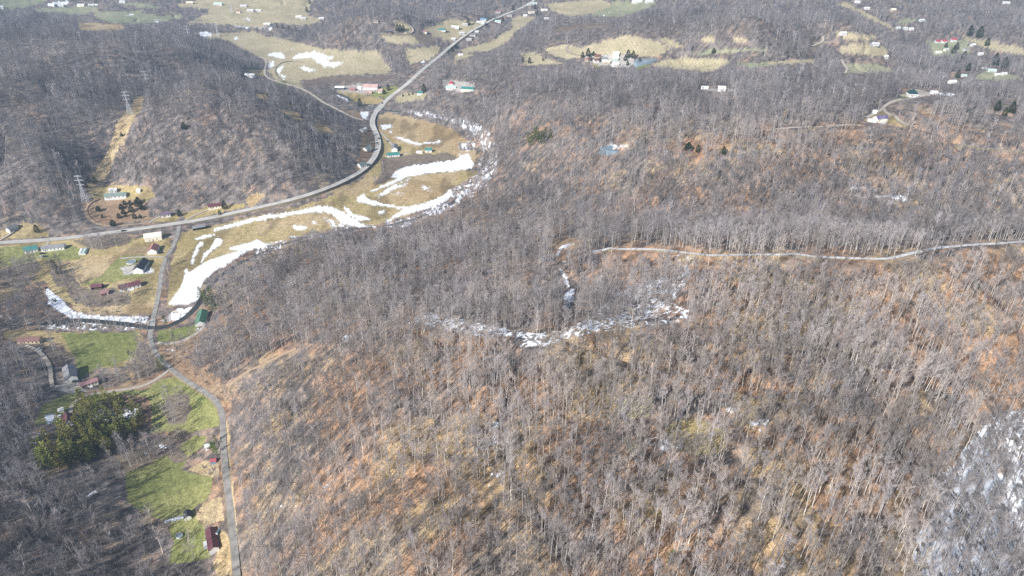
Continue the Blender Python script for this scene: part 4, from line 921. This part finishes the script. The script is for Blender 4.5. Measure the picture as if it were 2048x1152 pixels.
# fallen pale trees and a boulder on the slopes
def fallen(u, v, L, rz, label):
    p = at1(u, v); r = random.Random(int(u)); a = Vector((math.cos(rz), math.sin(rz), 0)); q = p+a*L; q.z = float(hz(q.x, q.y)[0])
    t = MB(); t.tube((0,0,.4), (q-p)+Vector((0,0,.6)), .3, .08, 6, 0, True)
    c = MB()
    for k in range(16):
        f = r.uniform(.45, 1); b = (q-p)*f+Vector((0,0,.5)); d = (a+rdir(r, r.uniform(-.1,.7))*.9).normalized(); l = r.uniform(1.5, 4); c.tube(b, b+d*l, .06, .02, 3)
        for j in range(3): c.tube(b+d*l*.5, b+d*l*.5+(d+rdir(r,.3)).normalized()*l*.5, .035, .012, 3)
    e = empty('fallen_tree', p); tag(e, label, 'tree')
    for nm, m in (('trunk', t), ('crown', c)):
        o = m.build(nm, M['bark'], e, True); o['tint'] = [1.7, 1.65, 1.55, 1.0]
fallen(1836, 726, 15, 3.0, 'pale fallen tree with spread limbs on the brown right slope'); fallen(1985, 708, 11, 2.2, 'bleached fallen log near the right edge'); fallen(1290, 882, 11, .2, 'bleached fallen trunk beside the straw-coloured patch')
def rock(u, v, s, label):
    p = at1(u, v); r = random.Random(3); b = MB(); n, k = 7, 10; b.v.append((0,0,-.3))
    for i in range(1, n):
        for j in range(k):
            t = math.pi*i/n; a = 2*math.pi*j/k; q = s*(1+r.uniform(-.22,.22)); b.v.append((q*1.5*math.sin(t)*math.cos(a), q*math.sin(t)*math.sin(a), q*.9*(1-math.cos(t))*.6-.3))
    b.v.append((0,0,s*.95))
    for i in range(n-2):
        for j in range(k): b.f.append((1+i*k+j, 1+i*k+(j+1) % k, 1+(i+1)*k+(j+1) % k, 1+(i+1)*k+j)); b.m.append(0)
    for j in range(k): b.f.append((0, 1+(j+1) % k, 1+j)); b.f.append((len(b.v)-1, 1+(n-2)*k+j, 1+(n-2)*k+(j+1) % k)); b.m += [0, 0]
    o = b.build('boulder', mat('pale_rock', (.62,.61,.58), .8, .15, 1.5)); o.location = p; tag(o, label, 'boulder')
rock(1461, 822, 1.6, 'white boulder lying on the tan hillside')

# ------------------------------------------------------------------ trees
def sliver(b, p, d, L, w, r, m):
    s = d.cross(Vector((r.uniform(-1,1), r.uniform(-1,1), r.uniform(-1,1))))
    if s.length < 1e-3: return
    s.normalize(); b.face((p-s*w, p+s*w, p+d*L), m)
def bare_tree(seed, H, first, spread, limbs, trunk_r, forks=0, twigs=2, up=.55, tw=.021):
    """a leafless tree: tapering trunk (first mesh) and limbs, branches and twigs (second mesh)"""
    r = random.Random(seed); t = MB(); c = MB()
    kx, ky = r.uniform(-.09,.09), r.uniform(-.09,.09)
    pos = Vector((0, 0, -.8)); n = 8; path = [pos.copy()]; lean = Vector((r.uniform(-.05,.05), r.uniform(-.05,.05), 1))
    for i in range(n):
        pos = pos + Vector((lean.x+kx*(i/n-.4)*2+r.uniform(-.09,.09), lean.y+ky*(i/n-.4)*2+r.uniform(-.09,.09), 1))*((H+.8)/n); path.append(pos.copy())
    rad = lambda q: trunk_r*(1-.86*q**.9)
    for i in range(n): t.tube(path[i], path[i+1], rad(i/n), rad((i+1)/n), 5)
    def on(q):
        f = q*n; i = min(n-1, int(f)); return path[i].lerp(path[i+1], f-i)
    def branch(p, d, L, rr, depth):
        seg = 3 if depth == 0 else 2; q = p.copy(); dd = d.copy()
        for s in range(seg):
            dd = (dd + Vector((r.uniform(-.25,.25), r.uniform(-.25,.25), r.uniform(-.02,.28)))).normalized()
            q2 = q + dd*(L/seg); ra = rr*(1-.75*s/seg); rb = rr*(1-.75*(s+1)/seg)
            if depth == 0: c.tube(q, q2, ra, rb, 3)
            else:
                w = dd.orthogonal().normalized()*ra; c.face((q-w, q+w, q2)); w2 = dd.cross(w).normalized()*ra; c.face((q-w2, q+w2, q2))
            if depth < 2:
                for k in range(2 if depth == 0 else 2):
                    e = (dd + rdir(r, r.uniform(.0, .75))*.62).normalized()
                    branch(q.lerp(q2, r.uniform(.2, 1)), e, L*r.uniform(.36, .62), max(.016, rr*.38), depth+1)
            if depth > 0:
                for k in range(twigs):
                    e = (dd + rdir(r, r.uniform(-.2, .8))*.8).normalized(); sliver(c, q.lerp(q2, r.random()), e, r.uniform(.7, 1.7), tw, r, 0)
            q = q2
    for i in range(limbs):
        q = first + (1-first)*((i+.5)/limbs)**.9*.97; p = on(q)
        d = rdir(r, min(.92, up*r.uniform(.5, 1.25))); L = spread*(1.05-.62*((q-first)/(1-first)))*r.uniform(.75, 1.2)
        branch(p, d, L, max(.03, rad(q)*.45), 0)
    return t, c
def shrub(seed, H):
    r = random.Random(seed); t = MB(); c = MB()
    for s in range(5):
        d = (Vector((0, 0, 1))+rdir(r, .1)*.55).normalized(); p = Vector((r.uniform(-.4,.4), r.uniform(-.4,.4), -.4)); q = p+d*H*r.uniform(.6, 1)
        t.tube(p, q, .06, .02, 3)
        for k in range(30):
            e = (d+rdir(r, r.uniform(-.1,.7))).normalized(); b = p.lerp(q, r.uniform(.25, 1)); L = r.uniform(.5, 1.4); sliver(c, b, e, L, .05, r, 0)
            for j in range(4): sliver(c, b+e*L*r.uniform(.2, .9), (e+rdir(r, r.uniform(-.3,.8))).normalized(), r.uniform(.4, .9), .03, r, 0)
    return t, c
PROTO = []   # (trunk mesh, crown mesh, joined mesh, height, kind)
def proto(tc, H, kind, mats):
    t, c = tc
    j = MB(); j.v = t.v + c.v; o = len(t.v); j.f = t.f + [tuple(i+o for i in f) for f in c.f]; j.m = [0]*len(t.f)+[1]*len(c.f)
    tm = t.mesh('trunk', mats[0], True); cm = c.mesh('crown', mats[1]); jm = j.mesh('bare_tree_copy', mats)
    PROTO.append((tm, cm, jm, H, kind))
BM = (M['bark'], M['twig'])
for i in range(5): proto(bare_tree(100+i, 20, 0.44, 4.9, 8, .24, up=.74), 20, 'tall', BM)
for i in range(4): proto(bare_tree(200+i, 18, .32, 6.4, 8, .27, up=.66), 18, 'wide', BM)
for i in range(3): proto(bare_tree(300+i, 14, .34, 3.8, 6, .13, up=.75, tw=.019), 14, 'small', BM)
for i in range(2): proto(shrub(400+i, 4.0), 4.0, 'shrub', BM)
TALL, WIDE, SMALL, SHRUB = (0, 5), (5, 9), (9, 12), (12, 14)

# candidates on a jittered grid over the land, denser close by
cand = []
for y0, y1, sp in ((150, 620, 4.3), (620, 1000, 5.3), (1000, 1600, 6.6), (1600, 2700, 8.6), (2700, 4200, 22)):
    ys = np.arange(y0, y1, sp)
    for y in ys:
        half = (y*CP+240)*.80+20; xs = np.arange(-half, half, sp)
        cand.append(np.stack([xs+NR.uniform(-.5, .5, len(xs))*sp, y+NR.uniform(-.5, .5, len(xs))*sp], 1))
cand = np.concatenate(cand); cx, cy = cand.T; cz = hz(cx, cy); N = len(cx)
cu, cv, cd = project(cx, cy, cz)
rnd = NR.random((8, N))
K1 = look(cls, cu, cv); d0 = look(dens, cu, cv)
patch = fbm(cx, cy, 45, 91, 3)
keep = rnd[0] < d0*(.66+.5*sstep(.35, .6, patch))
pr = np.zeros(N, int)
pick = rnd[1]
tallness = np.clip(.45+(fbm(cx, cy, 120, 97, 2)-.5)*2.4, .1, .85)
pr = np.where(pick < tallness, TALL[0]+(rnd[2]*5).astype(int), np.where(pick < tallness+(1-tallness)*.55, WIDE[0]+(rnd[2]*4).astype(int), SMALL[0]+(rnd[2]*3).astype(int)))
frc = look(force, cu, cv); scr = (K1 == SCR) | (K1 == DIRT) | (K1 == TAN)
pr = np.where(scr & (rnd[3] < np.where(frc, .25, .6)), SHRUB[0]+(rnd[2]*2).astype(int), np.where(scr & (rnd[3] < .85), SMALL[0]+(rnd[2]*3).astype(int), pr))
pr = np.where(frc & (rnd[3] > .55), WIDE[0]+(rnd[2]*4).astype(int), pr)
HH = np.array([p[3] for p in PROTO], float)[pr]
scl = .50+.56*rnd[4]; scl = np.where(scr, scl*.85, scl)
# a crown must not hang in front of open ground that the photo shows
for f, prob in ((0.0, .0), (.3, .02), (.6, .04), (.92, .07)):
    tu, tv, _ = project(cx, cy, cz+HH*scl*f); hit = look(clear, tu, tv)
    keep &= ~(hit & (rnd[5] > prob) & ~frc)
# also keep crowns' sides off it
for s in (-2.2, 2.2):
    tu, tv, _ = project(cx+s, cy, cz+HH*scl*.7); keep &= ~(look(clear, tu, tv) & (rnd[6] > .15) & ~frc)
keep &= cz > -1.2
# trees close on the sunny side of a house would leave it in the shade: few of them
sx_, sy_ = -math.sin(math.radians(SUN_AZ)), -math.cos(math.radians(SUN_AZ))
for u_, v_, r_ in ((330,985,14), (345,945,12), (200,695,16), (160,690,12), (385,830,16), (330,880,10), (380,1070,10), (360,1100,8)):
    q_ = at1(u_, v_); SUNLIT.append((q_.x, q_.y, r_))
n_lawn = len(SUNLIT)-8
for bi, (bx, by, br) in enumerate(SUNLIT):
    ax_, ay_ = bx-cx, by-cy; al = ax_*sx_+ay_*sy_; la = np.abs(ax_*sy_-ay_*sx_)
    keep &= ~((al > -br) & (al < br+24) & (la < br+2) & (rnd[3] > .2) & ~(frc & (bi >= n_lawn)))
cx, cy, cz, pr, scl, HH, cu, cv, cd = (a[keep] for a in (cx, cy, cz, pr, scl, HH, cu, cv, cd)); N = len(cx); rnd = rnd[:, keep]
w_ = look(warm, cu, cv)
# bark tone from tree to tree: greyer, browner, some almost white
lum = np.exp((rnd[3]-.5)*.75 + (fbm(cx, cy, 38, 101, 4)-.5)*1.7)
lum = np.minimum(lum, 1.35)*(np.where(cv < 480, .78, .92)+.30*np.clip(w_, 0, .8)); frost = look(snowd, cu, cv) > .35; lum = np.where(frost, np.where((cu > 1750) & (cv > 760), lum*.8+.1, lum*.6+.4), lum); pale = rnd[7] > .965; lum = np.where(pale, 1.75, lum)
br = np.where(frost, -.12, 1)*np.clip((rnd[6]-.5)*.35+(w_-.45)*.24, -.25, .3)
tint = np.stack([lum*(1+.30*br), lum*(1+.10*br), lum*(1-.32*br), np.ones(N)], 1).astype(np.float32)
rotz = rnd[2]*977 % (2*math.pi)
print('trees', N)
size_px = HH*scl/cd
inview = (cu > 6) & (cu < 2042) & (cv < 1150) & (cv > 0) & (pr < 12)
order = np.argsort(-np.where(inview, size_px, 0)); near = order[:285]
is_near = np.zeros(N, bool); is_near[near] = True
def add_tree(name, i_proto, loc, rz, s, tn, label, cat, group, tilt=(0, 0)):
    tm, cm, jm, H, kd = PROTO[i_proto]
    e = empty(name, loc, rz, s); e.rotation_euler = (tilt[0], tilt[1], rz); tag(e, label, cat, group)
    for nm, me in (('trunk', tm), ('crown', cm)):
        o = bpy.data.objects.new(nm, me); COL.objects.link(o); o.parent = e; o['tint'] = [float(q) for q in tn]
    return e
snow_here = look(snowd, cu, cv) > .4
for i in near:
    u, v = cu[i], cv[i]
    shape = {'tall': 'tall thin-crowned', 'wide': 'broad-crowned', 'small': 'slender young'}[PROTO[pr[i]][4]]
    tone = 'pale-barked' if lum[i] > 1.3 else ('dark-barked' if lum[i] < .75 else 'grey-barked')
    if snow_here[i] and u > 1750: place = 'on the snow-covered slope in the lower right corner'
    elif u < 455: place = 'in the grey wood left of the narrow road'
    elif u < 700: place = 'on the brown slope just right of the narrow road'
    elif u < 1150: place = 'on the leaf-strewn slope at the bottom middle'
    elif u < 1500: place = 'on the tan hillside right of the bottom middle'
    else: place = 'on the brown hillside left of the snowy corner'
    add_tree('bare_tree', int(pr[i]), (cx[i], cy[i], cz[i]-.1), rotz[i], scl[i], tint[i], f'{shape} {tone} leafless tree {place}', 'tree', f'{shape} {tone} bare trees {place}')

# all the other bare trees, as one wood spread over the hills
rest = np.where(~is_near)[0]
me = bpy.data.meshes.new('bare_forest'); me.vertices.add(len(rest))
me.vertices.foreach_set('co', np.stack([cx[rest], cy[rest], cz[rest]-.1], 1).astype(np.float32).ravel())
def attr(nm, typ, fld, data):
    a = me.attributes.new(nm, typ, 'POINT'); a.data.foreach_set(fld, np.ascontiguousarray(data).ravel())
attr('proto', 'INT', 'value', pr[rest].astype(np.int32)); attr('size', 'FLOAT', 'value', scl[rest].astype(np.float32))
attr('turn', 'FLOAT_VECTOR', 'vector', np.stack([(rnd[0][rest]-.5)*.12, (rnd[1][rest]-.5)*.12, rotz[rest]], 1).astype(np.float32))
attr('tint', 'FLOAT_COLOR', 'color', tint[rest])
me.update()
forest = bpy.data.objects.new('bare_forest', me); COL.objects.link(forest)
tag(forest, 'bare grey winter woodland spread over the hills', 'woodland', kind='stuff')
ng = bpy.data.node_groups.new('plant_trees', 'GeometryNodeTree')
ng.interface.new_socket('Geometry', in_out='INPUT', socket_type='NodeSocketGeometry'); ng.interface.new_socket('Geometry', in_out='OUTPUT', socket_type='NodeSocketGeometry')
gi = ng.nodes.new('NodeGroupInput'); go = ng.nodes.new('NodeGroupOutput'); jn = ng.nodes.new('GeometryNodeJoinGeometry')
def named(nm, t):
    n = ng.nodes.new('GeometryNodeInputNamedAttribute'); n.data_type = t; n.inputs['Name'].default_value = nm; return [o for o in n.outputs if o.enabled and o.name == 'Attribute'][0]
a_p, a_s, a_t = named('proto', 'INT'), named('size', 'FLOAT'), named('turn', 'FLOAT_VECTOR')
e2r = ng.nodes.new('FunctionNodeEulerToRotation'); ng.links.new(a_t, e2r.inputs[0])
for k, p in enumerate(PROTO):
    src = bpy.data.objects.new('bare_tree_copy', p[2])       # not linked to the scene: only the wood's own points show it
    src.use_fake_user = True
    oi = ng.nodes.new('GeometryNodeObjectInfo'); oi.inputs['Object'].default_value = src; oi.inputs['As Instance'].default_value = True
    cmp = ng.nodes.new('FunctionNodeCompare'); cmp.data_type = 'INT'; cmp.operation = 'EQUAL'
    ia = [s for s in cmp.inputs if s.enabled]; ng.links.new(a_p, ia[0]); ia[1].default_value = k
    ip = ng.nodes.new('GeometryNodeInstanceOnPoints')
    ng.links.new(gi.outputs[0], ip.inputs['Points']); ng.links.new(cmp.outputs[0], ip.inputs['Selection']); ng.links.new(oi.outputs['Geometry'], ip.inputs['Instance'])
    ng.links.new(e2r.outputs[0], ip.inputs['Rotation']); ng.links.new(a_s, ip.inputs['Scale'])
    ng.links.new(ip.outputs[0], jn.inputs[0])
ng.links.new(jn.outputs[0], go.inputs[0])
md = forest.modifiers.new('plant_trees', 'NODES'); md.node_group = ng

# ------------------------------------------------------------------ evergreens
def pine_mesh(seed, H, Rb, crown0, n):
    r = random.Random(seed); t = MB(); c = MB()
    t.tube((0,0,-.8), (0,0,H*.5), .22, .14, 5); t.tube((0,0,H*.5), (0,0,H*.97), .14, .03, 5)
    for i in range(n):
        q = crown0+(1-crown0)*((i+.5)/n); z = q*H; L = Rb*(1.02-((q-crown0)/(1-crown0)))**.75*r.uniform(.55, 1.15)+.3
        a = i*2.4+r.uniform(-.5,.5); d = Vector((math.cos(a), math.sin(a), r.uniform(-.05,.3))).normalized()
        p0 = Vector((0,0,z)); p1 = p0+d*L; t.tube(p0, p1, .04, .015, 3)
        for k in range(int(7+L*5)):
            f = r.uniform(.2, 1.05); b = p0.lerp(p1, f)+Vector((r.gauss(0,.22), r.gauss(0,.22), r.gauss(0,.16)))
            e = (d+rdir(r, r.uniform(-.3,.9))*.9).normalized(); s = e.cross(Vector((r.uniform(-1,1),r.uniform(-1,1),r.uniform(-1,1))))
            if s.length < .01: continue
            s.normalize(); w = r.uniform(.12,.26); l = r.uniform(.5,1.0); c.face((b-s*w, b+s*w, b+e*l+s*w*.3, b+e*l-s*w*.3))
    return t, c, H
def cedar_mesh(seed, H, Rb):
    r = random.Random(seed); t = MB(); c = MB(); t.tube((0,0,-.5), (0,0,H*.9), .14, .03, 5)
    for i in range(int(420+90*H)):
        q = r.random()**1.3; z = .06*H+q*.94*H; rr = Rb*(1-q)**.55*(.6+.45*math.sin(q*3.1))*math.sqrt(r.uniform(.2,1))*r.uniform(.8,1.15); a = r.uniform(0, 2*math.pi)
        b = Vector((rr*math.cos(a), rr*math.sin(a), z)); e = (Vector((math.cos(a), math.sin(a), .9))+rdir(r, 0)*.6).normalized()
        s = e.cross(rdir(r, r.uniform(-1,1)))
        if s.length < .01: continue
        s.normalize(); w = r.uniform(.10,.22); l = r.uniform(.3,.7); c.face((b-s*w, b+s*w, b+e*l+s*w*.3, b+e*l-s*w*.3))
    return t, c, H
def ever(tc, nm): return tc[0].mesh('trunk', M['pbark']), tc[1].mesh('crown', M[nm]), tc[2]
PINES = [ever(pine_mesh(500+i, 15+i*.8, 3.5, .2, 38), 'needle') for i in range(4)]
CEDARS = [ever(cedar_mesh(520+i, (5, 6.5, 9)[i], (2.7, 3.1, 3.4)[i]), 'cedar') for i in range(3)]
def evergreen(kind, u, v, H, label, group=None, tn=1.0, name=None, k=None, greener=0.0):
    lib = PINES if kind == 'pine' else CEDARS; tm, cm, h0 = lib[R.randrange(len(lib)) if k is None else k]
    p = at1(u, v) if not isinstance(u, Vector) else u
    e = empty(name or ('pine_tree' if kind == 'pine' else 'cedar_tree'), (p.x, p.y, p.z-.1), R.uniform(0, 6.28), H/h0); tag(e, label, 'tree', group)
    t = R.uniform(.8, 1.25)*tn
    for nm, m in (('trunk', tm), ('crown', cm)):
        o = bpy.data.objects.new(nm, m); COL.objects.link(o); o.parent = e; o['tint'] = [t*R.uniform(.9, 1.15)*(1-greener), t, t*.9, 1.0]
    return e
# the pine grove at the bottom left: the stems stand apart, the shaded snow shows between them
grove = pts('s:165,812 205,806 262,818 290,836 284,872 236,888 228,912 182,926 142,936 92,952 78,912 98,892 148,868 156,838')
gb = [(R.uniform(78, 292), R.uniform(804, 955)) for _ in range(900)]; done = []
for u, v in gb:
    ins = False; n = len(grove)
    for i in range(n):
        (ax, ay), (bx, by) = grove[i], grove[(i+1) % n]
        if (ay > v) != (by > v) and u < (bx-ax)*(v-ay)/(by-ay)+ax: ins = not ins
    if not ins or (178 < u < 280 and 822 < v < 858 and R.random() < .75) or any((u-a)**2+(v-b)**2*1.6 < R.uniform(90, 200) for a, b in done): continue
    done.append((u, v))
for u, v in done:
    where = 'at the west edge of the grove' if u < 120 else ('above the shaded snow in the grove' if v < 840 else ('at the east side of the grove' if u > 225 else 'in the middle of the grove'))
    evergreen('pine', u, v, R.uniform(10, 19), f'olive green pine {where} below the gravel drive', f'pines {where}', R.uniform(.9, 1.5))
for u, v, H, lb in ((405,606,17,'tall pine left of the pair behind the green-roofed shed'), (417,618,19,'tallest pine right behind the green-roofed shed'), (430,628,18,'dark pine against the wood beside the green-roofed shed'), (424,600,14,'small pine at the back behind the green-roofed shed'),
                    (332,652,11,'pine on the creek bank beside the road bridge'), (350,684,10,'lone olive pine on the lawn by the snowy drive'), (322,745,13,'pine standing where the gravel drive meets the narrow road'), (327,728,9,'smaller pine right beside the narrow road bend'),
                    (1056,290,12,'bright green pine at the west end of the lone pine clump on the hill'), (1068,284,13,'pine in the lone green clump on the grey hill'), (1078,290,12,'front pine of the lone green clump on the grey hill'), (1090,283,13,'pine at the right in the lone green clump'), (1100,280,10,'last pine at the east end of the lone green clump'), (1062,294,12,'low front pine at the west of the lone green clump'), (1084,291,13,'full pine at the middle front of the lone green clump'), (1073,283,14,'tallest pine at the back of the lone green clump'),
                    (426,903,9,'evergreen over the little white shed by the narrow road'), (434,912,10,'dark evergreen between the little shed and the road'), (433,890,9,'evergreen behind the little white shed'), (1340,1130,8,'low green pine among bare trees at the bottom edge')):
    evergreen('pine', u, v, H*(1.35 if 1000 < u < 1200 else 1), lb, None, .95 if u < 1000 or u > 1200 else .7, greener=.25)
CL = 'e:790,538 820,592 955,594 1008,583 990,560 1080,598 1126,596 975,522 1000,488 1046,490 1095,500 1128,512 1142,528 1055,546 1110,480'
for j, (u, v) in enumerate(pts(CL)):
    evergreen('cedar', u, v, R.uniform(4, 6.5) if j < 10 else R.uniform(6, 8.5), 'round dark cedar bush dotted over the brown clearing below the grey-roofed house' if j < 8 else 'taller dark cedar in the clump at the east of the brown clearing', 'cedars in the brown clearing' if j < 8 else 'clump of cedars east in the clearing')
for u, v, H, lb in ((227,452,7,'dark cedar beside the highway below the brown clearing'), (75,465,9,'big dark round cedar on the lawn above the highway'), (191,368,9,'dark cedar at the foot of the power line cut'), (179,364,7,'smaller dark cedar left at the foot of the power line cut'), (174,376,6,'low cedar beside the lattice tower nearest the road'),
                    (450,418,10,'dark evergreen right of the cream house above the highway'), (440,430,6,'low round bush in front of the evergreen above the highway'), (360,432,7,'dark evergreen between two houses above the highway'), (258,708,3.4,'lone dark round bush in the green field'), (244,273,5,'small cedar low in the power line cut'),
                    (368,258,8,'dark cedar alone in the grey wooded hill'), (109,538,10,'dark evergreen at the head of the snowy creek'), (119,548,9,'second dark evergreen by the snowy creek head'),
                    (720,212,12,'dark evergreen among bare trees by the creek above the highway bridge'), (777,181,10,'dark evergreen at the end of the pink-roofed farm buildings'), (768,188,8,'wide dark evergreen on the farm lawn'), (848,184,13,'tall dark evergreen beside the small teal shed'),
                    (806,193,4,'first of three little round evergreens on the tan slope right of the highway'), (818,191,4.5,'middle one of three little round evergreens on the tan slope'), (825,189,3.5,'last of three little round evergreens on the tan slope'),
                    (937,50,14,'big dark evergreen among the roadside houses'), (795,62,13,'dark conifer left in the stand by the looping gravel road'), (801,64,14,'dark conifer in the middle of the stand by the looping road'), (807,62,12,'dark conifer right in the stand by the looping gravel road'),
                    (554,56,10,'dark cedar at the left of the row below the far hillside pasture'), (566,58,10,'dark cedar second in the row below the far pasture'), (578,60,10,'dark cedar third in the row below the far pasture'), (592,62,9,'dark cedar at the right of the row below the far pasture'), (620,8,12,'evergreen clump on the far pasture ridge'), (614,24,12,'dark evergreen at the pasture corner by the wood'),
                    (898,108,8,'roadside cedar leftmost on the highway embankment'), (905,103,8,'roadside cedar in the middle of the highway embankment'), (912,97,8,'roadside cedar rightmost on the highway embankment'), (1026,21,13,'tall dark evergreen left of the far village street'), (1070,18,12,'dark evergreen at the far village'), (1075,32,12,'dark pointed evergreen in front of the far tan field'), (1006,43,10,'dark evergreen beside the pale house near the highway'),
                    (1176,113,13,'large dark evergreen at the hilltop farm'), (1165,116,10,'pointed evergreen left at the hilltop farm'), (1180,122,11,'dark evergreen in front of the large one at the hilltop farm'), (1187,112,7,'low evergreen behind the brown farm roof'), (1256,116,13,'grey-green spruce left above the farm pond'), (1266,117,12,'grey-green spruce nearest the farm pond'), (1279,126,9,'dark evergreen on the dam of the farm pond'), (1200,124,7,'dark evergreen beside the grey farmhouse'), (1250,122,9,'dark spruce behind the white farm building'), (1255,131,8,'dark evergreen in front of the spruces at the farm'),
                    (1427,107,8,'dark evergreen at the end of the pasture strip'), (1046,124,8,'left dark evergreen on the yellow knoll'), (1059,127,10,'right dark evergreen on the yellow knoll'), (1086,122,6,'small dark tree on the knoll lower slope'),
                    (1938,72,20,'large dark evergreen left above the far red-roofed houses'), (1957,76,22,'large dark evergreen right above the far red-roofed houses'), (1973,92,15,'dark round evergreen at the edge of the far field'), (1906,108,16,'tall dark evergreen below the far red roofs'), (1912,100,14,'dark evergreen right of the tall one below the red roofs'), (1988,130,20,'dark evergreen mass in the far hamlet'), (2007,136,18,'dark evergreen rightmost in the far hamlet'), (1926,120,16,'dark evergreen left in the far hamlet'), (1891,95,10,'small evergreen beside the far white house'), (1914,156,13,'dark evergreen by the river road hamlet'), (1935,142,13,'dark evergreen over the hamlet roofs'),
                    (1993,222,11,'dark green cedar left in the wood above the ridge road'), (2022,226,12,'dark green cedar right in the wood above the ridge road'), (2008,232,9,'low green cedar between two others above the ridge road'), (1376,301,8,'first dark cedar on the reddish slope'), (1395,305,8,'second dark cedar on the reddish slope'), (1447,309,8,'dark round cedar rightmost on the reddish slope'), (1290,286,6,'little dark cedar right of the small hill pond')):
    evergreen('cedar', u, v, H, lb, k=2 if H > 8 else None, tn=1.0)
# white-barked sycamores that stand out
for u, v, lb in ((278,756,'white-branched sycamore beside the gravel drive junction'), (1338,744,'broad white tree standing out on the orange slope'), (1972,1042,'white-limbed tree alone inside the snowy corner'), (1790,1106,'white-limbed tree at the edge of the snowy corner'), (1842,1022,'forked white tree on the boundary of the snowy corner'),
                 (72,1048,'white-limbed tree in the grey wood at the lower left'), (308,1058,'white tree behind the round pool'), (326,1106,'tall white tree at the lawn edge near the round pool'), (500,618,'white sycamore on the wood edge above the green-roofed shed'), (566,674,'twin white tree on the slope above the forest track'), (717,712,'white tree beside a snow patch on the long slope'), (688,742,'low-forking white tree below the snow patch'),
                 (1376,1088,'tall white tree with bare tan ground behind it'), (1361,1072,'white tree next to the tall one at the bottom'), (1250,976,'spreading white tree on the bottom slope'), (1334,968,'leaning white tree on the tan slope'), (1296,988,'white tree with upright limbs on the bottom slope'), (727,914,'forked white tree on the brown lower slope'), (683,938,'white tree left of the forked one on the brown slope'), (717,1040,'straight white trunk on the shaded lower slope'), (1803,1140,'white tree cut by the bottom edge near the snow'),
                 (742,188,'tall white sycamore behind the pink-roofed farm'), (727,190,'white sycamore left behind the pink-roofed farm'), (1745,760,'white leaning tree on the brown right slope'), (1220,200,'white bare tree in the grey wood below the hilltop farm'), (388,1120,'white tree at the foot of the lower lawn')):
    p = at1(u, v); dd = (p-Vector((0,0,CAMH))).length
    add_tree('sycamore_tree', R.choice([5, 6, 7, 8]), (p.x, p.y, p.z-.1), R.uniform(0, 6.28), R.uniform(.85, 1.1), (2.0, 1.95, 1.85, 1), lb, 'tree', None)


# ------------------------------------------------------------------ the air between: one even haze box, sky outside it
hb = MB(); hb.box(-5200, 5200, -700, 9200, -14, 345); 
hm = bpy.data.materials.new('haze_air'); hm.use_nodes = True; nt = hm.node_tree
for n in list(nt.nodes):
    if n.type != 'OUTPUT_MATERIAL': nt.nodes.remove(n)
pv = nt.nodes.new('ShaderNodeVolumePrincipled'); pv.inputs['Color'].default_value = (.52,.74,1.0,1); pv.inputs['Density'].default_value = HAZE if 'HAZE' in globals() else .00015; pv.inputs['Anisotropy'].default_value = .2
nt.links.new(pv.outputs['Volume'], [n for n in nt.nodes if n.type == 'OUTPUT_MATERIAL'][0].inputs['Volume'])
o = hb.build('haze', hm); tag(o, kind='stuff')
